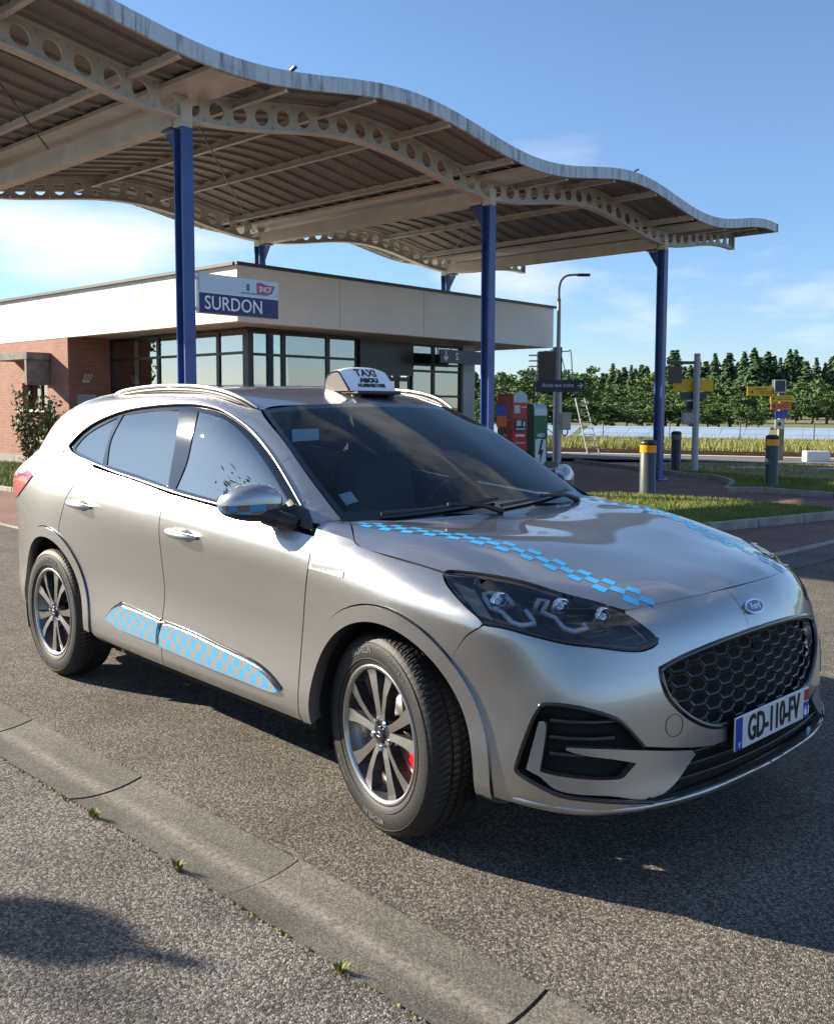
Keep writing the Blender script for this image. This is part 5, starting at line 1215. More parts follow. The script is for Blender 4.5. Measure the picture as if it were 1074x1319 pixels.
op=[Vector(p) for p in smooth_path([Vector(p) for p in bo[3:]],3)]; mtube('opening_rim',[p+Vector((-.004,.003,0)) for p in op],.008,M['gloss_black'],car,6)
# ---- grille: rim and honeycomb
gl=[Vector(p) for p in smooth_path([Vector(p) for p in bgr],4)]+[Vector(p) for p in smooth_path([Vector(p) for p in bgt],4)][1:]
mb=MB(); ring=gl+[Vector((p.x,-p.y,p.z)) for p in gl[::-1]][1:]; mb.tube([p+Vector((-.006,0,0)) for p in ring],.011,8); mb.build('grille_rim',M['gloss_black'],car)
gpoly=[(p.y,p.z) for p in gl]+[(-p.y,p.z) for p in gl[::-1]][1:]
mb=MB(); HW,HH=.092,.046; r_=0; z=.46
M['grille']=mat('grille_bars',(.03,.03,.032),.28)
while z<.76:
    y=-.58+(HW*.75 if r_%2 else 0)
    while y<.58:
        if inpoly(y,z,gpoly):
            c=[]
            for (a,b) in((-.5,0),(-.28,.5),(.28,.5),(.5,0),(.28,-.5),(-.28,-.5)): c.append((y+a*HW*.92,z+b*HH*.86))
            pts=on_surf(c,'nose','low',-.013); pin=on_surf([(y+(a-y)*.84,z+(b-z)*.76) for a,b in c],'nose','low',-.016)
            mb.add(list(pts)+list(pin),[(i,(i+1)%6,6+(i+1)%6,6+i) for i in range(6)])
        y+=HW*1.5
    z+=HH*.5; r_+=1
mb.build('grille_mesh',M['grille'],car,fixn=False)
# badge
o,d,g=from2((0,.808),'nose',None); bp_,bn_=SURF['low'].cast(o,d,g); bx_=Vector((0,1,0)); bu_=bn_.cross(bx_).normalized()
M['badge_blue']=mat('badge_blue',(.01,.03,.16),.2,coat=1)
def oval(a,b,n=32): return [bp_+bx_*(a*math.cos(2*math.pi*k/n))+bu_*(b*math.sin(2*math.pi*k/n)) for k in range(n)]
bd_=bpy.data.objects.new('badge',None); COL.objects.link(bd_); bd_.parent=car
mb=MB(); mb.extr([p+bn_*.0 for p in oval(.060,.026)],bn_*.007); mb.build('chrome_ring',M['chrome'],bd_); mb=MB(); mb.extr([p+bn_*.005 for p in oval(.053,.0205)],bn_*.003); mb.build('blue_oval',M['badge_blue'],bd_)
put_text('Ford',.032,M['signtext'],bp_+bn_*.009,bx_,bu_,bd_,bold=.0005)
# number plate
pl_=bpy.data.objects.new('number_plate',None); COL.objects.link(pl_); pl_.parent=car
px_=.957; pz=.447; mb=MB(); mb.box((px_,0,pz),(.008,.52,.11),bev=.003); M['plate']=mat('plate_white',(.62,.64,.66),.35); mb.build('plate_board',M['plate'],pl_)
M['plate_blue']=mat('plate_blue',(.01,.06,.36),.35); mb=MB(); mb.box((px_+.0045,-.2385,pz),(.002,.04,.104)); mb.build('blue_band',M['plate_blue'],pl_); mb=MB(); mb.box((px_+.0045,.2385,pz-.024),(.002,.04,.056)); mb.build('blue_band',M['plate_blue'],pl_)
mb=MB(); mb.box((px_+.0045,.2385,pz+.028),(.002,.034,.038)); mb.build('region_mark',mat('region_red',(.35,.03,.04),.4),pl_)
M['pl_ink']=mat('plate_ink',(.01,.01,.012),.4)
put_text('GD-110-FV',.118,M['pl_ink'],(px_+.006,0,pz-.001),(0,1,0),(0,0,1),pl_,bold=.0020,sx=.66)
put_text('61',.042,M['signtext'],(px_+.007,.2385,pz-.028),(0,1,0),(0,0,1),pl_,bold=.0008); put_text('F',.024,M['signtext'],(px_+.007,-.2385,pz-.036),(0,1,0),(0,0,1),pl_)
# tow cover and sensor
def disc_on(y,z,rad,name,m,th=.0015,proj='front',surf='low',P=None,ring=False):
    for s in(1,-1):
        if P is not None: o,d,g=from2(to2(P,proj),proj,None)
        q,n=SURF[surf].cast(o,d,g); t=n.cross(Vector((0,0,1))).normalized(); u=t.cross(n)
        if ring: mb=MB(); mb.tube([((q+(t*math.cos(a)+u*math.sin(a))*rad).x,(q+(t*math.cos(a)+u*math.sin(a))*rad).y*s,(q+(t*math.cos(a)+u*math.sin(a))*rad).z) for a in [2*math.pi*k/28 for k in range(28)]],.0012,5,closed=True)
        else:
            mb=MB(); c=[q+(t*math.cos(a)+u*math.sin(a))*rad for a in [2*math.pi*k/20 for k in range(20)]]; mb.extr([(p.x,p.y*s,p.z) for p in c],(n.x*th,n.y*th*s,n.z*th))
        mb.build(name,m,car)
        if ring: break
disc_on(0,0,.034,'tow_cover',M['black'],P=(.885,-.495,.516),ring=True)
disc_on(0,0,.010,'parking_sensor',M['darksilver'],P=(.923,-.332,.457),th=.003)
# ---- headlamps
hl_out=[[(.228,-.828,.940),(.33,-.774,.934),(.43,-.726,.920),(.53,-.671,.903),(.635,-.611,.882),(.728,-.560,.852)],[(.728,-.560,.852),(.772,-.541,.826),(.81,-.515,.792),(.829,-.500,.766)],[(.829,-.500,.766),(.826,-.522,.753),(.814,-.566,.744),(.789,-.620,.748),(.745,-.690,.762),(.678,-.770,.776),(.604,-.832,.796),(.539,-.874,.813),(.473,-.902,.819)],[(.473,-.902,.819),(.448,-.899,.838),(.389,-.893,.862),(.322,-.873,.890),(.268,-.852,.914),(.228,-.828,.940)]]
D=panel_data(hl_out,'front','lowhood',off=.001,th=.006,step=.022,inset=.001); lens=both('headlamp',D,M['lampglass'],car)
D=panel_data(hl_out,'front','lowhood',off=-.048,th=0,step=.03,inset=-.004); back_=both('lamp_housing',D,mat('lamp_bowl',(.05,.052,.056),.3,metal=.5),car)
def fs(pts,off,surf='lowhood'): return on_surf([(FT.dot(Vector((p[0],p[1],0))),p[2]) if len(p)==3 else p for p in pts],'front',surf,off)
lo_=[Vector(p) for p in smooth_path([Vector(p) for p in hl_out[2]],3)]
mtube('lamp_lower_trim',fs([tuple(p+Vector((0,0,.008))) for p in lo_],-.006),.008,M['gloss_black'],car,6)
mtube('lamp_blade',fs([(.74,-.70,.778),(.68,-.77,.790),(.61,-.83,.808),(.545,-.873,.824)],-.012),.0045,M['satin'],car,6)
# picks along the lamp, in lamp coordinates from the rear corner to the tip
LP={'drl1': [[0.412, -0.835, 0.898], [0.458, -0.856, 0.874], [0.502, -0.85, 0.863], [0.543, -0.853, 0.837], [0.569, -0.838, 0.829], [0.595, -0.804, 0.835], [0.584, -0.801, 0.846], [0.551, -0.797, 0.87]], 'drl2': [[0.565, -0.768, 0.874], [0.546, -0.729, 0.893], [0.562, -0.702, 0.889], [0.586, -0.758, 0.866], [0.623, -0.741, 0.849], [0.658, -0.743, 0.822], [0.682, -0.722, 0.813], [0.701, -0.684, 0.82], [0.686, -0.686, 0.832]], 'drl3': [[0.399, -0.831, 0.902], [0.412, -0.811, 0.908], [0.46, -0.788, 0.905], [0.505, -0.804, 0.887]], 'tip': [[0.77, -0.564, 0.817], [0.795, -0.549, 0.792], [0.813, -0.534, 0.769], [0.799, -0.576, 0.764]], 'refl': [[0.278, -0.837, 0.924], [0.365, -0.829, 0.911], [0.493, -0.884, 0.837], [0.429, -0.893, 0.854]], 'p1': [[0.468, -0.822, 0.89]], 'p2': [[0.605, -0.687, 0.875]], 'p3': [[0.711, -0.61, 0.847]]}
def lp(k,off): return fs([tuple(p) for p in LP[k]],off)
mtube('daytime_light',lp('drl1',-.016),.0085,M['drl'],car,8); mtube('daytime_light',lp('drl2',-.016),.0085,M['drl'],car,8)
mtube('daytime_light',lp('drl3',-.016),.008,M['drl'],car,8); mtube('tip_reflector',lp('tip',-.010),.005,M['satin'],car,8)
D=panel_data([[tuple(p) for p in LP['refl'][:2]],[tuple(p) for p in LP['refl'][1:3]],[tuple(p) for p in LP['refl'][2:4]],[tuple(LP['refl'][3]),tuple(LP['refl'][0])]],'front','lowhood',off=-.012,th=.01,step=.015,inset=0)
M['reflect']=mat('side_reflector',(.50,.44,.38),.35,var=.15,vscale=200,bump=.5,bscale=400); both('side_reflector',D,M['reflect'],car)
for k in('p1','p2','p3'):
    q=lp(k,-.026)[0]
    for s in(1,-1):
        mb=MB(); mb.lathe([(0,.022),(.012,.019),(.020,.010),(.023,0)],20,axis='x',c=(0,0,0)); mb.lathe([(.024,0),(.029,.006),(.030,-.01)],20,axis='x'); 
        mb.v=[(v[0]*1.0+q.x, v[1]*1.35+q.y*s, v[2]*1.25+q.z) for v in mb.v]; mb.build('projector',M['chrome'],car)
# ---- sills, underbody, wheel housings
mb=MB()
mb.box((-1.32,0,.262),(1.70,1.60,.07)); mb.box((-1.36,0,.25),(3.9,1.18,.12)); mb.box((.66,0,.29),(.42,1.2,.05)); mb.box((-3.25,0,.36),(.5,1.3,.06)); mb.build('underbody',M['well'],car)
for (cx,cz,ri,ro) in(FA,RA):
    for s in(-1,1):
        mb=MB(); n=22; V=[]
        for k in range(n+1):
            t=R(-22+224*k/n); 
            for y in(.45,.885): V.append((cx+(ri+.012)*math.cos(t),s*y,cz+(ri+.012)*math.sin(t)))
        mb.add(V,[(2*k,2*k+1,2*k+3,2*k+2) for k in range(n)],0,True)
        mb.add([(cx+(ri+.012)*math.cos(R(-22+224*k/n)),s*.45,cz+(ri+.012)*math.sin(R(-22+224*k/n))) for k in range(n+1)],[tuple(range(n+1))]); mb.build('wheel_housing',M['well'],car,fixn=False)
# dark strips behind the shut lines
for seg,surf in((fgap,'uplow'),(bgap,'uplow'),(rgap,'uplow'),([(.473,.817),(.411,.771),(.352,.70)],'low')):
    pts=[(p.x,p.y) for p in smooth_path([(a,b,0) for a,b in seg],4)]
    a=on_surf([(x-.012,z) for x,z in pts],'side',surf,-.010); b=on_surf([(x+.012,z) for x,z in pts],'side',surf,-.010)
    for s in(1,-1):
        mb=MB(); mb.add([(p.x,p.y*s,p.z) for p in a]+[(p.x,p.y*s,p.z) for p in b],[(i,i+1,len(a)+i+1,len(a)+i) for i in range(len(a)-1)]); mb.build('shut_line',M['well'],car,fixn=False)
hp=[(p.x,p.y) for p in smooth_path([(a,b,0) for a,b in hoodsd+[(q[0],q[1]) for q in hl_top]+hoodfr],3)]
a=on_surf([(x,y-.012) for x,y in hp],'top','hood',-.010); b=on_surf([(x+.012,y+.012) for x,y in hp],'top','hood',-.010)
for s in(1,-1):
    mb=MB(); mb.add([(p.x,p.y*s,p.z) for p in a]+[(p.x,p.y*s,p.z) for p in b],[(i,i+1,len(a)+i+1,len(a)+i) for i in range(len(a)-1)]); mb.build('shut_line',M['well'],car,fixn=False)
# ---- windscreen, cowl, wipers
Wf=np.concatenate([(WSG[:,::-1]*MIR),WSG[:,1:]],1); nr,nc=Wf.shape[:2]
grid_obj('windscreen',Wf,[M['wsglass'],M['gloss_black']],car,lambda i,j:1 if (i<2 or i>=nr-2 or j<1 or j>=nc-2) else 0)
cw=[]
for dx,dz,ex in((.045,-.014,0),(-.02,-.020,0),(-.06,-.010,0)): cw.append([(float(np.interp(abs(y),[0,.30,.55,.745],[-.24,-.255,-.31,-.385]))+dx,y,1.032+dz+.008*abs(y)) for y in np.linspace(-.74,.74,25)])
grid_obj('cowl',np.array(cw),[M['black']],car)
def wsp(f,y,off):   # point on the windscreen: f up the glass, y across
    i=f*(nr-1); i0=min(int(i),nr-2); row=Wf[i0]*(1-(i-i0))+Wf[i0+1]*(i-i0); k=np.argsort(row[:,1]); p=Vector([float(np.interp(y,row[k,1],row[k,c])) for c in range(3)]); return p+Vector((.5,0,.866))*off
for (y0,y1,yb) in((-.60,.02,-.12),(.0,.60,.50)):
    wp=bpy.data.objects.new('wiper',None); COL.objects.link(wp); wp.parent=car
    mb=MB(); mb.tube([wsp(.035+.05*k/8,y0+(y1-y0)*k/8,.016) for k in range(9)],.007,6); mb.build('blade',M['black'],wp)
    mb=MB(); mb.tube([wsp(.0,yb+.10,.012),wsp(.03,yb,.03),wsp(.06,(y0+y1)/2,.028)],[.014,.010,.007],6); mb.build('arm',M['black'],wp)
def quad_on_ws(P,name,m):
    mb=MB(); mb.add([Vector(p)+Vector((-.5,0,-.866))*.004 for p in P],[(0,1,2,3)]); return mb.build(name,m,car)
quad_on_ws([(-.928,-.582,1.382),(-.895,-.462,1.385),(-.82,-.520,1.338),(-.847,-.638,1.333)],'windscreen_sticker',M['sticker'])
quad_on_ws([(-.508,-.668,1.137),(-.503,-.609,1.146),(-.446,-.618,1.111),(-.448,-.678,1.100)],'windscreen_sticker',M['sticker'])
# ---- interior
mb=MB(); pr=[(-.30,.98),(-.45,1.005),(-.66,1.0),(-.80,.955),(-.84,.86),(-.80,.70),(-.55,.55)]
V=[(x,y,z) for y in np.linspace(-.74,.74,13) for x,z in pr]; k=len(pr); mb.add(V,[(i*k+j,i*k+j+1,(i+1)*k+j+1,(i+1)*k+j) for i in range(12) for j in range(k-1)],0,True); mb.build('dashboard',M['dash'],car,fixn=False)
mb=MB(); mb.add([(-.40,.10,1.012),(-.36,.46,1.008),(-.58,.50,1.016),(-.60,.16,1.016)],[(0,1,2,3)]); mb.build('paper_sheet',M['paper'],car)
def seat(x,y,w_,name):
    e=bpy.data.objects.new(name,None); COL.objects.link(e); e.parent=car
    mb=MB(); mb.box((x+.20,y,.60),(.52,w_,.16),bev=.05); mb.build('cushion',M['seat'],e)
    mb=MB(); mb.box((x-.14,y,.90),(.15,w_*.96,.62),M=Matrix.Rotation(R(-14),3,'Y'),bev=.05); mb.build('backrest',M['seat'],e)
    for q in((0,) if w_<.7 else (-.42,0,.42)):
        mb=MB(); mb.box((x-.25,y+q,1.28),(.09,.25,.17),M=Matrix.Rotation(R(-10),3,'Y'),bev=.035); 
        for d in(-.06,.06): mb.tube([(x-.22,y+q+d,1.12),(x-.24,y+q+d,1.24)],.006,6)
        mb.build('headrest',M['seat'],e)
seat(-1.30,-.37,.52,'seat'); seat(-1.30,.37,.52,'seat'); seat(-2.20,0,1.32,'rear_bench')
sw=bpy.data.objects.new('steering_wheel',None); COL.objects.link(sw); sw.parent=car; sw.location=(-.92,.37,.97); sw.rotation_euler=(0,R(-65),0)
mb=MB(); mb.tube([(.185*math.cos(2*math.pi*k/32),.185*math.sin(2*math.pi*k/32),0) for k in range(32)],.016,8,closed=True); mb.build('wheel_ring',M['black'],sw)
mb=MB(); mb.lathe([(0,.02),(.07,.015),(.08,-.01)],20); mb.box((0,.11,0),(.03,.16,.02)); mb.box((0,-.11,0),(.03,.16,.02)); mb.box((-.11,0,0),(.16,.03,.02)); mb.build('hub',M['black'],sw)
mb=MB(); mb.box((-.87,.0,1.29),(.03,.24,.07),bev=.015); mb.tube([(-.87,0,1.31),(-.93,0,1.37)],.012,6); mb.build('rear_view_mirror',M['gloss_black'],car)
mb=MB(); mb.box((-.93,0,1.37),(.14,.12,.03),M=Matrix.Rotation(R(29),3,'Y'),bev=.01); mb.build('camera_pod',M['black'],car)
mb=MB()
for s in(-1,1): mb.box((-1.55,s*.80,.70),(2.3,.03,.62))
mb.box((-2.85,0,.62),(.04,1.5,.5)); mb.box((-1.5,0,.36),(2.6,1.56,.05)); mb.box((-.50,0,.62),(.04,1.5,.5)); mb.build('cabin_trim',M['dash'],car)
hd=(full_roof-np.array([0,0,.03]))*np.array([1,.97,1]); grid_obj('headlining',hd,[M['seat']],car)
# ---- roof rails, aerial
rl=smooth_path([(-2.46,.632,1.524),(-2.40,.640,1.545),(-2.25,.645,1.563),(-1.95,.648,1.577),(-1.6,.645,1.571),(-1.4,.638,1.551),(-1.25,.628,1.516),(-1.14,.610,1.470)],5)
mtube('roof_rail',rl,[.005]+[.0085]*(len(rl)-2)+[.006],M['darksilver'],car,10)
rb_=[p-Vector((0,.004,.022)) for p in rl]; mtube('rail_foot',rb_,.012,M['black'],car,8)
mb=MB(); mb.extr([(-3.02,-.02,1.525),(-2.86,-.02,1.535),(-2.94,-.008,1.590),(-3.03,-.006,1.600)],(0,.04,0)); mb.build('aerial',M['white'],car)
# ---- taxi roof sign
ts=bpy.data.objects.new('taxi_roof_sign',None); COL.objects.link(ts); ts.parent=car
M['lampw']=mat('white_sign_plastic',(.84,.85,.90),.3,coat=.3); M['capg']=mat('grey_end_cap',(.09,.08,.075),.45)
prof=[(-1.235,1.553),(-1.232,1.605),(-1.21,1.645),(-1.175,1.668),(-1.13,1.674),(-1.11,1.668),(-1.028,1.562),(-1.028,1.553)]
mb=MB(); hw=.15; n=len(prof)
ns_=12; V=[]
for k in range(ns_+1):
    y=-hw+2*hw*k/ns_; f=1-.16*abs(y/hw)**3
    V+=[(x,y,1.553+(z-1.553)*f) for x,z in prof]
mb.add(V,[(k*n+i,k*n+(i+1)%n,(k+1)*n+(i+1)%n,(k+1)*n+i) for k in range(ns_) for i in range(n)],0,False); mb.build('sign_shell',M['lampw'],ts)
for s in(-1,1):
    mb=MB(); c=(-1.12,1.585); mb.extr([(c[0]+(x-c[0])*.86,s*(hw-.004),1.553+(z-1.553)*.76) for x,z in prof],(0,s*.008,0)); mb.build('end_cap',M['capg'],ts)
mb=MB(); mb.box((-1.11,0,1.545),(.27,.285,.018),bev=.006); mb.build('sign_base',M['black'],ts)
for x in(-1.19,-1.03):
    for y in(-.11,.11): mb=MB(); mb.lathe([(.025,1.51),(.025,1.54)],14,c=(x,y,0)); mb.build('magnet_foot',M['black'],ts)
ts.location=(-.185,.125,.0)
fn=Vector((.791,0,.612)).normalized(); fu=Vector((-.612,0,.791)).normalized(); fc=Vector((-1.069,0,1.615))+Vector((.791,0,.612))*.0015
put_text('TAXI',.062,M['pl_ink'],fc+fu*.034,(0,1,0),fu,ts,bold=.001); put_text('ABOU',.036,M['pl_ink'],fc-fu*.012,(0,1,0),fu,ts,bold=.0025,sx=1.2); put_text('ALMENECHES',.029,M['pl_ink'],fc-fu*.044,(0,1,0),fu,ts,bold=.0012)
mb=MB(); mb.box((-1.235,-.10,1.556),(.03,.05,.012)); mb.build('red_marker',M['redlens'],ts)
# ---- checker stickers
path=smooth_path([(-.33,.715,0),(-.20,.70,0),(-.068,.672,0),(.176,.592,0),(.351,.535,0),(.534,.502,0),(.604,.494,0),(.673,.480,0),(.765,.430,0)],8)
cum=[0]
for a,b in zip(path[:-1],path[1:]): cum.append(cum[-1]+(b-a).length)
def at(s_): 
    s_=min(max(s_,0),cum[-1]-1e-6); k=next(i for i in range(len(cum)-1) if cum[i+1]>s_); f=(s_-cum[k])/(cum[k+1]-cum[k]); p=path[k].lerp(path[k+1],f); t=(path[k+1]-path[k]).normalized(); return p,Vector((-t.y,t.x,0))
cl=.0455; rw=.031
for s in(-1,1):
    mb=MB(); i=0
    while (i+1)*cl<cum[-1]:
        for r_ in(-1,0,1):
            if (i+r_)%2==0:
                q=[]
                for (ds,dr) in [(a/4,b/4-.5) for b in range(5) for a in range(5)]:
                    p,nn=at((i+ds)*cl); q.append((p.x+nn.x*(r_+dr)*rw,p.y+nn.y*(r_+dr)*rw))
                pts=on_surf([(x,y*s) for x,y in q],'top','hood',.0011); mb.add(pts,[(5*b+a,5*b+a+1,5*b+a+6,5*b+a+5) for b in range(4) for a in range(4)],0,True)
        i+=1
    mb.build('checker_stripe',M['sky_blue'],car)
def checker_mat(name,c1,c2,cell,rot=0.0,org=(0,0)):
    m=mat(name,c1,.32,coat=.8); n=m.node_tree; b=n.nodes['Principled BSDF']; l=n.links.new; b.inputs['Metallic'].default_value=.35
    t=n.nodes.new('ShaderNodeTexCoord'); sp=n.nodes.new('ShaderNodeSeparateXYZ'); cb=n.nodes.new('ShaderNodeCombineXYZ'); l(t.outputs['Object'],sp.inputs[0]); l(sp.outputs['X'],cb.inputs['X']); l(sp.outputs['Z'],cb.inputs['Y'])
    mp=n.nodes.new('ShaderNodeMapping'); mp.inputs['Rotation'].default_value=(0,0,rot); mp.inputs['Location'].default_value=(org[0],org[1],.5*cell/1); l(cb.outputs[0],mp.inputs[0])
    k=n.nodes.new('ShaderNodeTexChecker'); k.inputs['Scale'].default_value=1/cell; k.inputs['Color1'].default_value=(*c1,1); k.inputs['Color2'].default_value=(*c2,1); l(mp.outputs[0],k.inputs['Vector']); l(k.outputs['Color'],b.inputs['Base Color']); return m
M['chk']=checker_mat('blue_grey_checker_sticker',(.06,.38,.70),(.30,.30,.30),.042,.02,(.01,.013)); M['chkm']=checker_mat('mirror_checker_sticker',(.05,.30,.60),(.16,.15,.15),.030)
cr_=[[(-2.035,.425),(-1.969,.483),(-1.90,.512)],[(-1.90,.512),(-1.746,.508),(-1.592,.499),(-1.512,.494)],[(-1.512,.494),(-1.525,.45),(-1.523,.392)],[(-1.523,.392),(-1.703,.394),(-1.895,.400),(-2.035,.425)]]
cf_=[[(-1.497,.40),(-1.500,.44),(-1.474,.494)],[(-1.474,.494),(-1.252,.488),(-.994,.468),(-.757,.450),(-.641,.424),(-.561,.388)],[(-.561,.388),(-.616,.372),(-.797,.371),(-1.111,.375),(-1.497,.388)],[(-1.497,.388),(-1.497,.40)]]
for c in(cr_,cf_):
    D=panel_data(c,'side','low',off=.016,th=.014,step=.02,inset=.002); both('door_cladding',D,M['chk'],car)
    up_=[(x-.004,z+.010) for seg in c[:2] for x,z in seg] if c is cr_ else [(x,z+.010) for x,z in c[1]]
    mtube('cladding_gap_line',on_surf([(p.x,p.y) for p in smooth_path([(a,b,0) for a,b in up_],3)],'side','low',-.004),.010,M['gloss_black'],car,6)  # dark gap line along the top of the cladding
# ---- door handles
for x0,x1,z0,z1 in((-1.385,-1.130,.932,.922),(-2.388,-2.135,.985,.972)):
    pts=[(x0+(x1-x0)*k/8,z0+(z1-z0)*k/8) for k in range(9)]; of=[.004,.020,.030,.034,.035,.034,.030,.020,.004]
    q=[on_surf([p],'side','low',o_)[0] for p,o_ in zip(pts,of)]; mtube('door_handle',q,[.008,.014,.0165,.017,.017,.017,.0165,.014,.008],M['silver'],car,10)
    for s in(1,-1):
        c=((x0*.35+x1*.65),(z0+z1)/2-.004); mb=MB(); n=20; ring=on_surf([(c[0]+.055*math.cos(2*math.pi*k/n),c[1]+.026*math.sin(2*math.pi*k/n)) for k in range(n)],'side','low',.0015); ring=[(p.x,p.y*s,p.z) for p in ring]; mb.add(ring,[tuple(range(n))]); mb.build('handle_cup',M['anth'],car,fixn=False)
# wing sticker
bq=[(-.35,.936),(-.16,.923),(-.161,.882),(-.359,.890)]
M['platebadge']=mat('pale_sticker',(.60,.59,.57),.3,metal=.3,coat=.6)
D=panel_data([[bq[0],bq[1]],[bq[1],bq[2]],[bq[2],bq[3]],[bq[3],bq[0]]],'side','low',off=.0022,th=.002,step=.03,inset=0); a_=pd_build('wing_sticker',D,M['platebadge'],car)
mb=MB()
for k in range(17):
    x=-.343+.0105*k; p=on_surf([(x,.912),(x+.0065,.912),(x+.0065,.902-.004*(k%3)),(x,.902-.004*(k%2))],'side','low',.0032); mb.add(p,[(0,1,2,3)])
mb.add(on_surf([(-.26,.924),(-.235,.928),(-.22,.922),(-.245,.919)],'side','low',.0032),[(0,1,2,3)]); mb.build('sticker_print',M['grey_post'],car,fixn=False)
# ---- door mirrors
def mirror(s):
    e=bpy.data.objects.new('door_mirror',None); COL.objects.link(e); e.parent=car
    C0=Vector((-.685,s*.965,1.108)); nu,nv=28,18; hx,hy,hz=.075,.100,.074
    V=[]
    for j in range(nv+1):
        ph=math.pi*(j/nv-.5)
        for i in range(nu):
            th=2*math.pi*i/nu; cx,cy,cz=math.cos(ph)*math.cos(th),math.cos(ph)*math.sin(th),math.sin(ph)
            se=lambda c,p:math.copysign(abs(c)**p,c)
            x,y,z=se(cx,.75),se(cy,.72),se(cz,.80)
            z*= (1-.30*max(0,y)); z-=.10*max(0,y)                 # lower and slimmer towards the outer end
            if x<0: x*=.55
            x-= .75*y
            V.append((C0.x+x*hx,C0.y+s*y*hy,C0.z+z*hz))
    def part(name,m,z0,z1):
        mb=MB()
        for j in range(nv):
            zm=-1+2*(j+.5)/nv
            if z0<=zm<z1:
                for i in range(nu): mb.add([V[j*nu+i],V[j*nu+(i+1)%nu],V[(j+1)*nu+(i+1)%nu],V[(j+1)*nu+i]],[(0,1,2,3)],0,True)
        o=mb.build(name,m,e); bm=bmesh.new(); bm.from_mesh(o.data); bmesh.ops.remove_doubles(bm,verts=bm.verts,dist=1e-5); bmesh.ops.recalc_face_normals(bm,faces=bm.faces); bm.to_mesh(o.data); bm.free()
    part('mirror_cap',M['silver'],.0,1.1); part('checker_band',M['chkm'],-.34,.0); part('mirror_shell',M['black'],-1.1,-.34)
    mb=MB(); y=s*.895; mb.tube(smooth_path([(-.635,s*.925,1.066),(-.58,s*.895,1.048),(-.49,s*.868,1.034)],4),[.040]*4+[.032]*4+[.024],10); 
    mb.extr([(-.40,s*.872,1.022),(-.60,s*.868,1.040),(-.56,s*.835,1.105),(-.50,s*.820,1.085)],(0,s*.012,0)); mb.build('mirror_foot',M['black'],e)
    mb=MB(); mb.box((C0.x-.046,C0.y+s*.0,C0.z),(.004,.17,.10),bev=.0015); mb.build('mirror_glass',M['chrome'],e)
mirror(-1); mirror(1)
D=panel_data([[(-.405,1.010),(-.66,1.040)],[(-.66,1.040),(-.61,1.118)],[(-.61,1.118),(-.50,1.062),(-.405,1.010)]],'side','up',off=.004,th=.01,step=.02,inset=0); both('mirror_sail',D,M['black'],car)
